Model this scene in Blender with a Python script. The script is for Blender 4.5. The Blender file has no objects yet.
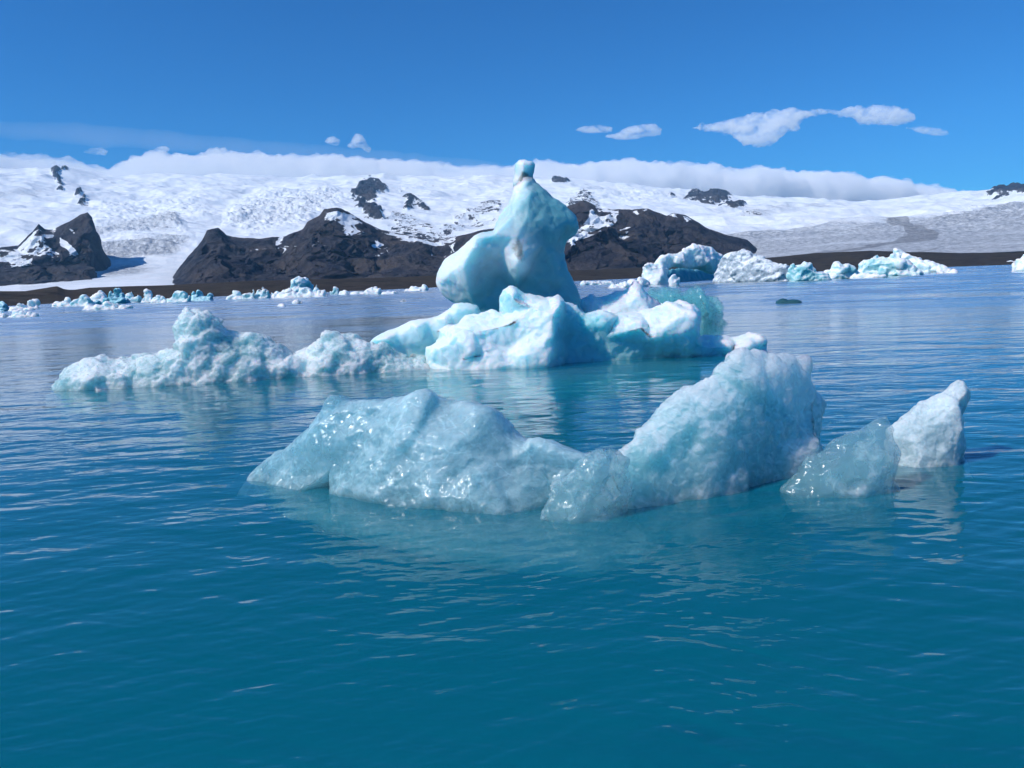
import bpy, math, random
import numpy as np
from mathutils import Matrix, Vector
from mathutils.geometry import delaunay_2d_cdt

scene = bpy.context.scene
HAZE = True
COL = scene.collection

# ------------------------------------------------------------------ camera
H = 2.6                                   # eye height above the water (standing in a small boat)
FPX = 773.0
ROLL = math.radians(2.06)
PITCH = math.atan(104.0 * math.cos(ROLL) / FPX)
FWD = np.array([0, math.cos(PITCH), -math.sin(PITCH)])
R0 = np.array([1.0, 0, 0])
U0 = np.array([0, math.sin(PITCH), math.cos(PITCH)])
RIGHT = math.cos(ROLL) * R0 - math.sin(ROLL) * U0
UP = math.cos(ROLL) * U0 + math.sin(ROLL) * R0
EYE = np.array([0, 0, H])

def ray(px, py):
    px = np.asarray(px, float); py = np.asarray(py, float)
    d = FWD * FPX + RIGHT * (px[..., None] - 512) + UP * (384 - py[..., None])
    return d / np.linalg.norm(d, axis=-1, keepdims=True)

def project(P):
    d = P - EYE
    f = np.maximum(d @ FWD, 1e-6)
    return 512 + FPX * (d @ RIGHT) / f, 384 - FPX * (d @ UP) / f

def on_water(px, py):
    d = ray(px, py)
    return EYE + d * (-H / d[..., 2])[..., None]

def az_tan(px, py):
    d = ray(px, py)
    return np.arctan2(d[..., 0], d[..., 1]), d[..., 2] / np.hypot(d[..., 0], d[..., 1])

def make_camera():
    cam = bpy.data.cameras.new('camera')
    cam.sensor_fit = 'HORIZONTAL'; cam.sensor_width = 36.0
    cam.lens = FPX / 1024 * 36.0
    cam.clip_start = 0.1; cam.clip_end = 60000
    o = bpy.data.objects.new('camera', cam); COL.objects.link(o)
    m = Matrix(((RIGHT[0], UP[0], -FWD[0], 0), (RIGHT[1], UP[1], -FWD[1], 0), (RIGHT[2], UP[2], -FWD[2], H), (0, 0, 0, 1)))
    o.matrix_world = m
    scene.camera = o
make_camera()

# ------------------------------------------------------------------ noise
_rs = np.random.RandomState(11)
PERM = _rs.permutation(256); PERM = np.concatenate([PERM, PERM, PERM]).astype(np.int64)
GRAD = _rs.normal(size=(256, 3)); GRAD /= np.linalg.norm(GRAD, axis=1, keepdims=True)

def perlin(p):
    p = np.asarray(p, float)
    i = np.floor(p).astype(np.int64); f = p - i; i &= 255
    u = f * f * f * (f * (f * 6 - 15) + 10)
    out = 0
    for dx in (0, 1):
        wx = u[:, 0] if dx else 1 - u[:, 0]
        a = PERM[i[:, 0] + dx]
        for dy in (0, 1):
            wy = u[:, 1] if dy else 1 - u[:, 1]
            b = PERM[a + i[:, 1] + dy]
            for dz in (0, 1):
                wz = u[:, 2] if dz else 1 - u[:, 2]
                g = GRAD[PERM[b + i[:, 2] + dz] & 255]
                out = out + wx * wy * wz * (g[:, 0] * (f[:, 0] - dx) + g[:, 1] * (f[:, 1] - dy) + g[:, 2] * (f[:, 2] - dz))
    return out * 1.5

def fbm(p, octv=4, gain=0.5, mode='fbm'):
    s = 0; a = 1.0; t = 0
    for k in range(octv):
        n = perlin(p * (2.03 ** k) + 17.3 * k)
        if mode == 'ridge': n = 1 - 2 * np.abs(n)
        elif mode == 'billow': n = 2 * np.abs(n) - 0.6
        s = s + a * n; t += a; a *= gain
    return s / t

def worley(p, seed=0):
    i = np.floor(p).astype(np.int64); f = p - i
    best = np.full(len(p), 9.0); second = np.full(len(p), 9.0)
    rs = np.random.RandomState(seed + 5); JIT = rs.rand(256, 3)
    for dx in (-1, 0, 1):
        for dy in (-1, 0, 1):
            for dz in (-1, 0, 1):
                h = PERM[PERM[PERM[(i[:, 0] + dx) & 255] + ((i[:, 1] + dy) & 255)] + ((i[:, 2] + dz) & 255)] & 255
                q = JIT[h] + (dx, dy, dz) - f
                d = np.sqrt((q * q).sum(1))
                second = np.minimum(second, np.maximum(best, d)); best = np.minimum(best, d)
    return best, second

def facets(p, seed=0, sharp=18.0):
    """broken flat faces: every cell is its own tilted plane, blended at narrow creases"""
    i = np.floor(p).astype(np.int64); f = p - i
    rs = np.random.RandomState(seed + 9); JIT = rs.rand(256, 3); NRM = rs.normal(size=(256, 3)); NRM /= np.linalg.norm(NRM, axis=1, keepdims=True); OFF = rs.rand(256) - 0.5
    num = np.zeros(len(p)); den = np.zeros(len(p)) + 1e-9
    for dx in (-1, 0, 1):
        for dy in (-1, 0, 1):
            for dz in (-1, 0, 1):
                h = PERM[PERM[PERM[(i[:, 0] + dx) & 255] + ((i[:, 1] + dy) & 255)] + ((i[:, 2] + dz) & 255)] & 255
                q = f - (JIT[h] + (dx, dy, dz))
                d = np.sqrt((q * q).sum(1)); w = np.exp(-sharp * d)
                num += w * ((q * NRM[h]).sum(1) + 0.5 * OFF[h]); den += w
    return num / den

def smooth01(x, a, b):
    t = np.clip((x - a) / (b - a), 0, 1)
    return t * t * (3 - 2 * t)

# ------------------------------------------------------------------ mesh helpers
def mk_mesh(name, V, Q, mat, parent=None, loc=None, attrs=None, smooth=True):
    me = bpy.data.meshes.new(name)
    V = np.ascontiguousarray(V, np.float32); Q = np.ascontiguousarray(Q, np.int32)
    n = Q.shape[1]
    me.vertices.add(len(V)); me.vertices.foreach_set('co', V.ravel())
    me.loops.add(Q.size); me.loops.foreach_set('vertex_index', Q.ravel())
    me.polygons.add(len(Q)); me.polygons.foreach_set('loop_start', np.arange(0, Q.size, n, dtype=np.int32))
    me.polygons.foreach_set('use_smooth', np.full(len(Q), smooth))
    for k, a in (attrs or {}).items():
        at = me.attributes.new(k, 'FLOAT', 'POINT'); at.data.foreach_set('value', np.ascontiguousarray(a, np.float32))
    me.update(calc_edges=True); me.validate()
    if mat is not None: me.materials.append(mat)
    o = bpy.data.objects.new(name, me); COL.objects.link(o)
    if parent is not None: o.parent = parent
    if loc is not None: o.location = loc
    return o

def tag(o, label=None, cat=None, group=None, kind=None):
    if label: o['label'] = label
    if cat: o['category'] = cat
    if group: o['group'] = group
    if kind: o['kind'] = kind
    return o

def normals_of(V, Q):
    a = V[Q[:, 2]] - V[Q[:, 0]]; b = V[Q[:, 3]] - V[Q[:, 1]]
    n = np.cross(a, b)
    out = np.zeros_like(V)
    for c in range(4):
        for k in range(3):
            out[:, k] += np.bincount(Q[:, c], n[:, k], len(V))
    return out / np.maximum(np.linalg.norm(out, axis=1, keepdims=True), 1e-12)

def relax(V, Q, it=1, w=0.5):
    for _ in range(it):
        s = np.zeros_like(V); c = np.zeros(len(V))
        for k in range(4):
            i, j = Q[:, k], Q[:, (k + 1) % 4]
            for ax in range(3):
                s[:, ax] += np.bincount(i, V[j, ax], len(V)) + np.bincount(j, V[i, ax], len(V))
            c += np.bincount(i, minlength=len(V)) + np.bincount(j, minlength=len(V))
        V = V * (1 - w) + w * s / np.maximum(c, 1)[:, None]
    return V

def surface_nets(F, org, h):
    ins = F < 0
    nx, ny, nz = F.shape
    cnt = np.zeros((nx - 1, ny - 1, nz - 1), np.int8)
    for a in (0, 1):
        for b in (0, 1):
            for c in (0, 1):
                cnt += ins[a:nx - 1 + a, b:ny - 1 + b, c:nz - 1 + c]
    act = (cnt > 0) & (cnt < 8)
    ci, cj, ck = np.nonzero(act)
    idx = np.full(act.shape, -1, np.int64); idx[ci, cj, ck] = np.arange(len(ci))
    acc = np.zeros((len(ci), 3)); num = np.zeros(len(ci))
    corners = [(a, b, c) for a in (0, 1) for b in (0, 1) for c in (0, 1)]
    for p in corners:
        for ax in range(3):
            if p[ax]: continue
            q = list(p); q[ax] = 1
            f0 = F[ci + p[0], cj + p[1], ck + p[2]]; f1 = F[ci + q[0], cj + q[1], ck + q[2]]
            m = (f0 < 0) != (f1 < 0)
            t = np.where(m, f0 / np.where(np.abs(f0 - f1) < 1e-12, 1, f0 - f1), 0)
            for k in range(3):
                acc[:, k] += m * (p[k] + (t if k == ax else 0))
            num += m
    V = (np.stack([ci, cj, ck], 1) + acc / num[:, None]) * np.asarray(h) + np.asarray(org)
    quads = []
    for ax in range(3):
        b, c = [(1, 2), (2, 0), (0, 1)][ax]
        sl0 = [slice(None)] * 3; sl1 = [slice(None)] * 3
        sl0[ax] = slice(0, -1); sl1[ax] = slice(1, None)
        s0, s1 = ins[tuple(sl0)], ins[tuple(sl1)]
        m = s0 != s1
        for k in (b, c):
            mm = [slice(None)] * 3; mm[k] = slice(0, 1); m[tuple(mm)] = False
            mm[k] = slice(-1, None); m[tuple(mm)] = False
        e = np.stack(np.nonzero(m), 1)
        if not len(e): continue
        def cell(db, dc):
            q = e.copy(); q[:, b] += db; q[:, c] += dc
            return idx[q[:, 0], q[:, 1], q[:, 2]]
        q = np.stack([cell(-1, -1), cell(0, -1), cell(0, 0), cell(-1, 0)], 1)
        flip = ~s0[e[:, 0], e[:, 1], e[:, 2]]
        q[flip] = q[flip][:, ::-1]
        quads.append(q)
    Q = np.concatenate(quads)
    Q = Q[(Q >= 0).all(1)]
    return V, Q

def inside_poly(px, py, poly):
    poly = np.asarray(poly, float); r = np.zeros(px.shape, bool)
    x0, y0 = poly[-1]
    for x1, y1 in poly:
        if y0 != y1:
            c = ((y1 > py) != (y0 > py)) & (px < (x0 - x1) * (py - y1) / (y0 - y1) + x1)
            r ^= c
        x0, y0 = x1, y1
    return r

def poly_sd(x, y, poly):
    """signed distance, positive inside"""
    poly = np.asarray(poly, float)
    d2 = np.full(x.shape, 1e18)
    for k in range(len(poly)):
        ax, ay = poly[k - 1]; bx, by = poly[k]
        ex, ey = bx - ax, by - ay; L = ex * ex + ey * ey + 1e-12
        t = np.clip(((x - ax) * ex + (y - ay) * ey) / L, 0, 1)
        d2 = np.minimum(d2, (x - ax - t * ex) ** 2 + (y - ay - t * ey) ** 2)
    d = np.sqrt(d2)
    return np.where(inside_poly(x, y, poly), d, -d)

# ------------------------------------------------------------------ material helpers
class NT:
    def __init__(s, name):
        s.m = bpy.data.materials.new(name); s.m.use_nodes = True
        s.t = s.m.node_tree; s.t.nodes.clear()
        s.out = s.t.nodes.new('ShaderNodeOutputMaterial')
    def n(s, typ, ins=None, **kw):
        nd = s.t.nodes.new(typ)
        for k, v in kw.items(): setattr(nd, k, v)
        for k, v in (ins or {}).items():
            if hasattr(v, 'is_output') or isinstance(v, bpy.types.NodeSocket): s.t.links.new(v, nd.inputs[k])
            else: nd.inputs[k].default_value = v
        return nd
    def math(s, op, a, b=0.0, c=0.0, clamp=False):
        return s.n('ShaderNodeMath', {0: a, 1: b, 2: c}, operation=op, use_clamp=clamp).outputs[0]
    def mix(s, f, a, b):
        nd = s.n('ShaderNodeMix', data_type='RGBA')
        for sock, v in ((nd.inputs[0], f), (nd.inputs[6], a), (nd.inputs[7], b)):
            if isinstance(v, bpy.types.NodeSocket): s.t.links.new(v, sock)
            else: sock.default_value = v
        return nd.outputs[2]
    def noise(s, scale, detail=4, rough=0.55, vec=None, dist=0.0):
        d = {'Scale': scale, 'Detail': detail, 'Roughness': rough, 'Distortion': dist}
        if vec is not None: d['Vector'] = vec
        return s.n('ShaderNodeTexNoise', d).outputs[0]
    def ramp(s, f, a, b):
        return s.n('ShaderNodeMapRange', {0: f, 1: a, 2: b, 3: 0.0, 4: 1.0}, interpolation_type='SMOOTHSTEP').outputs[0]
    def attr(s, name):
        return s.n('ShaderNodeAttribute', attribute_name=name).outputs['Fac']
    def pos(s, scale=(1, 1, 1)):
        tc = s.n('ShaderNodeTexCoord')
        return s.n('ShaderNodeMapping', {'Vector': tc.outputs['Object'], 'Scale': scale}).outputs[0]
    def bump(s, h, dist, strength=1.0, normal=None):
        d = {'Height': h, 'Distance': dist, 'Strength': strength}
        if normal is not None: d['Normal'] = normal
        return s.n('ShaderNodeBump', d).outputs[0]
    def surf(s, sh): s.t.links.new(sh, s.out.inputs['Surface'])

def rgb(r, g, b): return (r, g, b, 1.0)

# ------------------------------------------------------------------ sky and sun
SUN_AZ = math.radians(116)                # counter-clockwise (to the left) from the view direction
SUN_EL = math.radians(43)
SUN_DIR = np.array([-math.sin(SUN_AZ) * math.cos(SUN_EL), math.cos(SUN_AZ) * math.cos(SUN_EL), math.sin(SUN_EL)])

def make_light():
    w = bpy.data.worlds.new('World'); scene.world = w; w.use_nodes = True
    t = w.node_tree; t.nodes.clear()
    out = t.nodes.new('ShaderNodeOutputWorld'); bg = t.nodes.new('ShaderNodeBackground')
    sky = t.nodes.new('ShaderNodeTexSky'); sky.sky_type = 'NISHITA'; sky.sun_disc = False
    sky.sun_elevation = SUN_EL; sky.sun_rotation = -SUN_AZ
    sky.altitude = 0; sky.air_density = 1.0; sky.dust_density = 0.0; sky.ozone_density = 3.0
    mul = t.nodes.new('ShaderNodeMix'); mul.data_type = 'RGBA'; mul.blend_type = 'MULTIPLY'
    mul.inputs[0].default_value = 1.0; mul.inputs[7].default_value = (0.115, 0.49, 0.90, 1)
    t.links.new(sky.outputs[0], mul.inputs[6]); t.links.new(mul.outputs[2], bg.inputs[0])
    bg.inputs[1].default_value = 0.13
    t.links.new(bg.outputs[0], out.inputs[0])
    L = bpy.data.lights.new('sun', 'SUN'); L.energy = 4.0; L.angle = math.radians(0.53); L.color = (1.0, 0.975, 0.94)
    o = bpy.data.objects.new('sun', L); COL.objects.link(o)
    o.rotation_euler = Vector(SUN_DIR).to_track_quat('Z', 'Y').to_euler()
    o.location = (-200, -100, 300)
make_light()
vs = scene.view_settings
vs.view_transform = 'Standard'; vs.look = 'None'; vs.exposure = 0.0; vs.gamma = 1.0; vs.use_curve_mapping = False
cy = scene.cycles
cy.max_bounces = 26; cy.diffuse_bounces = 3; cy.glossy_bounces = 4; cy.transmission_bounces = 8
cy.transparent_max_bounces = 24; cy.volume_bounces = 24
cy.caustics_reflective = False; cy.caustics_refractive = False
cy.use_denoising = True
cy.use_adaptive_sampling = True; cy.adaptive_threshold = 0.05

# ------------------------------------------------------------------ terrain
def terrain_material(name, snowy):
    N = NT(name); P = N.pos()
    rock = N.attr('rock'); dirt = N.attr('dirt')
    n1 = N.noise(0.012, 8, 0.65, P); n2 = N.noise(0.05, 6, 0.6, P); n3 = N.noise(0.0035, 4, 0.6, P)
    nv = N.noise(0.03, 6, 0.65, N.pos((1, 0.6, 0.16)))
    edge = N.math('ADD', rock, N.math('MULTIPLY', N.math('SUBTRACT', n2, 0.5), 0.9))
    edge = N.math('ADD', edge, N.math('MULTIPLY', N.math('SUBTRACT', n1, 0.5), 1.7))
    fr = N.ramp(edge, 0.42, 0.55)
    rcol = N.mix(N.ramp(N.math('ADD', N.math('MULTIPLY', n1, 0.5), N.math('MULTIPLY', nv, 0.5)), 0.40, 0.60), rgb(0.009, 0.012, 0.024), rgb(0.048, 0.045, 0.052))
    rcol = N.mix(N.ramp(n3, 0.4, 0.65), rcol, N.mix(0.65, rcol, rgb(0.085, 0.068, 0.060)))
    snow = N.mix(N.ramp(n1, 0.35, 0.7), rgb(0.74, 0.79, 0.83), rgb(0.90, 0.905, 0.91))
    dcol = N.mix(N.ramp(n2, 0.38, 0.64), rgb(0.25, 0.27, 0.30), rgb(0.60, 0.62, 0.64))
    de = N.math('ADD', dirt, N.math('MULTIPLY', N.math('SUBTRACT', n1, 0.5), 0.5))
    fd = N.math('MULTIPLY', N.ramp(de, 0.1, 0.75), 0.9)
    scol = N.mix(fd, snow, dcol)
    fm = N.ramp(N.math('ADD', N.attr('moraine'), N.math('MULTIPLY', N.math('SUBTRACT', n2, 0.5), 0.7)), 0.35, 0.65)
    scol = N.mix(N.math('MULTIPLY', fm, 0.5), scol, rgb(0.09, 0.085, 0.09))
    col = N.mix(fr, scol, rcol)
    bs = N.math('ADD', 0.25, N.math('MULTIPLY', N.ramp(N.math('ADD', rock, dirt), 0.1, 0.6), 0.65)); b = N.bump(n1, 30.0, bs); b = N.bump(n2, 7.0, bs, b)
    sh = N.n('ShaderNodeBsdfPrincipled', {'Base Color': col, 'Roughness': 0.85, 'Normal': b, 'Specular IOR Level': 0.2})
    N.surf(sh.outputs[0]); return N.m

def polar_grid(px0, px1, ncol, rr):
    """columns follow azimuth; returns az (ncol)"""
    a0 = az_tan(np.array([px0]), np.array([281.0]))[0][0]; a1 = az_tan(np.array([px1]), np.array([281.0]))[0][0]
    return np.linspace(a0, a1, ncol)

def grid_quads(nr, nc):
    i = np.arange((nr - 1) * nc).reshape(nr - 1, nc)[:, :-1].ravel()
    return np.stack([i, i + 1, i + 1 + nc, i + nc], 1)

def mask_from(px, py, polys, soft=1.5):
    m = np.zeros(px.shape)
    for v, poly in polys:
        poly = np.array(poly, float)
        sel = (px > poly[:, 0].min() - 6) & (px < poly[:, 0].max() + 6) & (py > poly[:, 1].min() - 6) & (py < poly[:, 1].max() + 6)
        if not sel.any(): continue
        sd = poly_sd(px[sel], py[sel], poly)
        m[sel] = np.maximum(m[sel], v * np.clip(0.5 + sd / (2 * soft), 0, 1))
    return m

def warp_px(px, py, p2):
    w1 = fbm(p2 / 260 + 31, 4, 0.6); w2 = fbm(p2 / 200 + 77, 4, 0.6)
    return px + 9 * w1, py + 6 * w2

def build_ice_cap():
    rn = np.array([2400, 3000, 3600, 4400, 5200, 6200, 7500, 9000], float)
    tab = {-150: [294, 292, 288, 270, 245, 220, 195, 175], 0: [292, 289, 285, 266, 245, 220, 195, 172], 60: [290, 286, 281, 264, 244, 221, 196, 169],
           100: [289, 284, 278, 262, 243, 222, 200, 181], 160: [287, 282, 275, 258, 240, 220, 200, 180], 200: [288, 286, 280, 255, 236, 216, 198, 179],
           300: [287, 284, 278, 255, 234, 212, 196, 178], 500: [281, 280, 272, 250, 234, 215, 197, 179], 600: [277, 275, 268, 245, 228, 210, 199, 184],
           700: [272, 269, 258, 238, 224, 212, 204, 194], 760: [264, 257, 248, 236, 224, 214, 207, 202], 860: [257, 248, 239, 230, 222, 215, 210, 205],
           960: [254, 246, 237, 227, 219, 212, 206, 199], 1024: [251, 243, 234, 224, 216, 209, 202, 190], 1150: [246, 238, 228, 216, 208, 201, 192, 180]}
    xs = sorted(tab); ncol, nrow = 1180, 470
    az = polar_grid(-130, 1150, ncol, None)
    rr = np.concatenate([np.linspace(2350, 9000, nrow - 30), np.linspace(9000, 11500, 31)[1:]]); nrow = len(rr)
    A = np.zeros((len(xs), 8)); T = np.zeros((len(xs), 8))
    for i, x in enumerate(xs):
        A[i], T[i] = az_tan(np.full(8, float(x)), np.array(tab[x], float))
    Tc = np.stack([np.interp(az, A[:, k], T[:, k]) for k in range(8)], 0)         # 8 x ncol
    ks = np.hanning(71); ks /= ks.sum()
    Tc = np.stack([np.convolve(np.pad(v, 35, 'edge'), ks, 'valid') for v in Tc])
    Tg = np.zeros((nrow, ncol))
    for c in range(ncol):
        Tg[:, c] = np.interp(rr, rn, Tc[:, c])
    k = np.ones(9) / 9
    Tg = np.apply_along_axis(lambda v: np.convolve(np.pad(v, 4, 'edge'), k, 'valid'), 0, Tg)
    Rg = np.repeat(rr[:, None], ncol, 1); Ag = np.repeat(az[None], nrow, 0)
    Z = H + Rg * Tg
    Z = np.where(Rg > 9000, Z - (Rg - 9000) * 0.45, Z)
    X = Rg * np.sin(Ag); Y = Rg * np.cos(Ag)
    P0 = np.stack([X, Y, Z], -1).reshape(-1, 3)
    px, py = project(P0)
    p2 = np.stack([X.ravel(), Y.ravel(), np.zeros(X.size)], 1)
    r = Rg.ravel(); grow = smooth01(r, 3300, 5200)
    big = fbm(p2 / 1300 + 3, 5) * 95 * grow
    big += fbm(p2 / np.array([420, 300, 1]) + 13, 4, 0.55) * 34 * grow
    big *= smooth01(9400 - r, 0, 900) * 0.8 + 0.2
    steps = fbm(p2 / np.array([700, 380, 1]) + 40, 3, mode='ridge') * 60 * grow
    rough = mask_from(px, py, [(1, [(225, 232), (232, 208), (262, 198), (335, 192), (355, 203), (300, 232), (250, 240)]),
                               (0.9, [(88, 234), (178, 220), (185, 240), (85, 248)]), (0.8, [(85, 254), (192, 246), (172, 262), (80, 266)]),
                               (0.6, [(95, 205), (200, 200), (220, 225), (95, 232)]), (0.5, [(580, 192), (680, 196), (680, 206), (590, 206)]),
                               (0.5, [(930, 222), (1040, 208), (1040, 226), (930, 232)])], 5)
    crev = fbm(p2 / np.array([95, 60, 1]) + 7, 4, 0.6, 'ridge') * (2.5 + 38 * rough) * grow
    rockpolys = [(1, [(51, 178), (58, 170), (63, 176), (57, 181)]), (1, [(62, 171), (66, 167), (70, 175), (63, 178)]), (1, [(56, 186), (62, 186), (67, 193), (60, 193)]),
                 (1, [(76, 191), (83, 194), (83, 201), (78, 200)]), (1, [(78, 204), (85, 202), (85, 208), (79, 209)]),
                 (1.0, [(361, 187), (371, 183), (385.6, 188), (388, 198), (377, 202.5), (374, 210), (383, 221), (385, 228), (369.5, 224), (359, 216), (352, 208), (354, 196)]),
                 (0.85, [(406, 204), (411, 201), (430, 211), (430, 217), (414, 209), (409, 218), (405, 216)]),
                 (0.52, [(371, 222), (400, 218), (415, 220), (435, 229), (462, 238), (453, 246), (424, 246), (394, 235)]),
                 (0.50, [(440, 228), (458, 216), (475, 209), (490, 203), (505, 205), (498, 226), (472, 230), (450, 240)]),
                 (0.45, [(392, 192), (425, 186), (440, 189), (400, 196)]),
                 (1, [(549, 184), (555, 180), (561, 180), (569, 187), (566, 191), (553, 189)]),
                 (0.62, [(566, 206), (583, 196), (600, 210), (585, 230), (570, 245)]),
                 (0.95, [(683, 202), (691.6, 194), (704.5, 198), (721.6, 194.5), (731, 201.5), (724, 206), (713, 209), (702, 208), (689, 206)]),
                 (0.85, [(718, 213), (726, 205), (746, 209), (745, 213), (732, 216)]), (0.8, [(666, 200), (671, 198), (676, 200), (672, 203)]),
                 (1.1, [(985, 200), (993, 195), (1001, 189), (1017, 184), (1030, 183), (1090, 176), (1120, 185), (1090, 195), (1030, 197), (1009, 201), (993, 202)]),
                 (0.45, [(955, 214), (975, 210), (990, 214), (965, 217)]), (0.45, [(735, 221), (760, 216), (768, 220), (745, 225)])]
    wpx, wpy = warp_px(px, py, p2)
    rock = mask_from(wpx, wpy, rockpolys, 2.2)
    strip = fbm(np.stack([(X.ravel() + Y.ravel() * .3) / 160, Y.ravel() / 260, Z.ravel() / 60], 1), 4, 0.6)
    rock = 0.84 * rock * (1 - 0.95 * smooth01(strip, 0.08, 0.28))
    up = smooth01(rock, 0.2, 1.0) * (8 + 55 * fbm(p2 / 170 + 5, 5, 0.6, 'ridge').clip(0, 1)) * smooth01(r, 3500, 7000)
    Zf = Z.ravel() + big + steps + crev + up
    dirt = mask_from(wpx, wpy, [(1.0, [(735, 235), (800, 229), (880, 225), (960, 222), (1000, 213), (1040, 211), (1160, 204), (1160, 268), (690, 280), (715, 250)]),
                              (0.5, [(88, 234), (178, 222), (185, 240), (85, 247)]), (0.62, [(85, 254), (192, 246), (172, 262), (80, 266)]),
                              (0.75, [(98, 273), (128, 268), (158, 270), (135, 275.5), (110, 277)]), (0.5, [(20, 287), (100, 279), (150, 277), (100, 281), (20, 290)]), (0.4, [(-5, 196), (45, 194), (40, 200), (-5, 204)]),
                              (0.55, [(740, 216), (800, 208), (850, 207), (850, 211), (800, 214), (750, 222)]), (0.5, [(930, 208), (965, 203), (975, 205), (935, 212)]),
                              (0.3, [(230, 230), (240, 205), (330, 196), (345, 206), (300, 228), (250, 236)])], 4)
    band = (py - (255 - 0.03 * (px - 760)))                                       # flow bands on the right-hand tongue
    dirt = np.where((px > 700) & (dirt > 0.4), dirt * (0.78 + 0.22 * np.sin(py * 0.85 + 0.05 * px + 6.0 * fbm(p2 / 700, 4)) + 0.25 * fbm(p2 / 500 + 60, 3)), dirt)
    mor = mask_from(px + 0.5 * (wpx - px), py + 0.4 * (wpy - py), [(1, [(880, 225), (897, 221.5), (906, 224), (913, 231), (924, 230.5), (938, 235), (936, 239.5), (916, 242), (892, 244), (860, 250), (800, 258), (770, 262), (800, 255), (860, 247), (892, 241), (908, 236), (903, 231.5), (890, 228)]),
                             (0.55, [(915, 252), (950, 243), (990, 237), (1040, 232), (1040, 233), (990, 239), (950, 245), (920, 255)])], 1.2)
    V = np.stack([X.ravel(), Y.ravel(), Zf], 1)
    Vb = V
    o = mk_mesh('glacier', Vb, grid_quads(nrow, ncol)[:, ::-1], terrain_material('glacier_snow', True), attrs={'rock': rock, 'dirt': dirt, 'moraine': mor})
    tag(o, 'white ice cap descending in icefalls between the dark rock ridges', 'glacier', kind='structure')

def build_ridge(name, label, crest, r0, r1, r2, patches, basez, seed, gul=26):
    crest = np.array(crest, float)
    a, t = az_tan(crest[:, 0], crest[:, 1])
    ncol = int((crest[-1, 0] - crest[0, 0]) * 1.5) + 1
    az = np.linspace(a[0], a[-1], ncol); tc = np.interp(az, a, t)
    nf, nb = 150, 50
    rr = np.concatenate([np.linspace(r0, r1, nf), np.linspace(r1, r2, nb)[1:]]); nr = len(rr)
    Rg = np.repeat(rr[:, None], ncol, 1); Ag = np.repeat(az[None], nr, 0)
    zc = H + r1 * tc
    # crest line wanders in depth so the faces turn to and from the sun
    wob = fbm(np.stack([az * 30, np.full(ncol, seed), np.zeros(ncol)], 1), 4)
    tt = np.clip((rr - r0) / (r1 - r0), 0, 1)[:, None]
    back = np.clip((rr - r1) / (r2 - r1), 0, 1)[:, None]
    prof = 0.66 * tt ** 1.1 + 0.34 * smooth01(tt, 0.55, 1.0)
    Z = np.where(back > 0, zc[None] + (basez - 60 - zc[None]) * back ** 0.8, basez + (zc[None] - basez) * prof)
    X = Rg * np.sin(Ag); Y = Rg * np.cos(Ag)
    p2 = np.stack([X.ravel(), Y.ravel(), Z.ravel() * 0.6], 1)
    hh = np.clip((zc[None] - basez) / 200, 0.1, 1.6)
    env = (np.sin(np.pi * np.clip(tt, 0, 1)) ** 0.8 * (back == 0) + 0.15) * hh
    gully = fbm(np.stack([Ag.ravel() * 34 + 0.5 * fbm(p2 / 400, 3), Rg.ravel() / 900, np.full(X.size, seed * 1.7)], 1), 5, 0.55, 'ridge').reshape(Z.shape)
    lumps = fbm(p2 / 260 + seed, 5, 0.55).reshape(Z.shape)
    butt = fbm(np.stack([Ag.ravel() * 11, Rg.ravel() / 1800, np.full(X.size, seed * 3.1)], 1), 3).reshape(Z.shape)
    Z = Z + env * (gully * gul * 0.8 + lumps * gul * 0.7 + butt * gul * 2.6)
    # stepped lava beds
    Z = Z + env * 2.2 * np.sin(Z / 13.0 + 3 * lumps)
    Z = Z + 2.2 * fbm(p2 / 30, 3).reshape(Z.shape) * hh
    wx = fbm(p2 / 190 + seed * 1.3, 5, 0.55).reshape(Z.shape) * 70 * hh; wy = fbm(p2 / 190 + seed * 2.9 + 50, 5, 0.55).reshape(Z.shape) * 90 * env
    fade = np.clip(np.abs(Rg - r1) / 260, 0.12, 1)
    X = X + wx * fade; Y = Y + wy
    V = np.stack([X.ravel(), Y.ravel(), Z.ravel()], 1)
    px, py = project(V)
    px, py = px + 7 * fbm(p2 / 110 + 3, 4, 0.6), py + 4 * fbm(p2 / 80 + 9, 4, 0.6)
    snow = mask_from(px, py, patches, 1.5) * (Rg.ravel() <= r2) * 1.15
    q = np.percentile(gully, 13); hi = np.percentile(gully, 4)
    chute = smooth01(-gully.ravel(), -q, -hi) * smooth01((tt + 0 * Z).ravel(), 0.5, 0.75) * (fbm(p2 / 300 + 21, 3) > -0.15)
    snow = np.maximum(snow, 1.5 * chute)
    strat = fbm(np.stack([X.ravel() / 75, Y.ravel() / 110, Z.ravel() / 40], 1) + seed, 5, 0.6)
    rock = np.clip(1.45 - snow - -0.8 * smooth01(strat, 0.0, 0.35) * (snow > 0.05), 0, 1.3)
    o = mk_mesh(name, V, grid_quads(nr, ncol)[:, ::-1], MAT_RIDGE, attrs={'rock': rock, 'dirt': np.zeros(len(V)), 'moraine': np.zeros(len(V))})
    tag(o, label, 'mountain', kind='structure')

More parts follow.
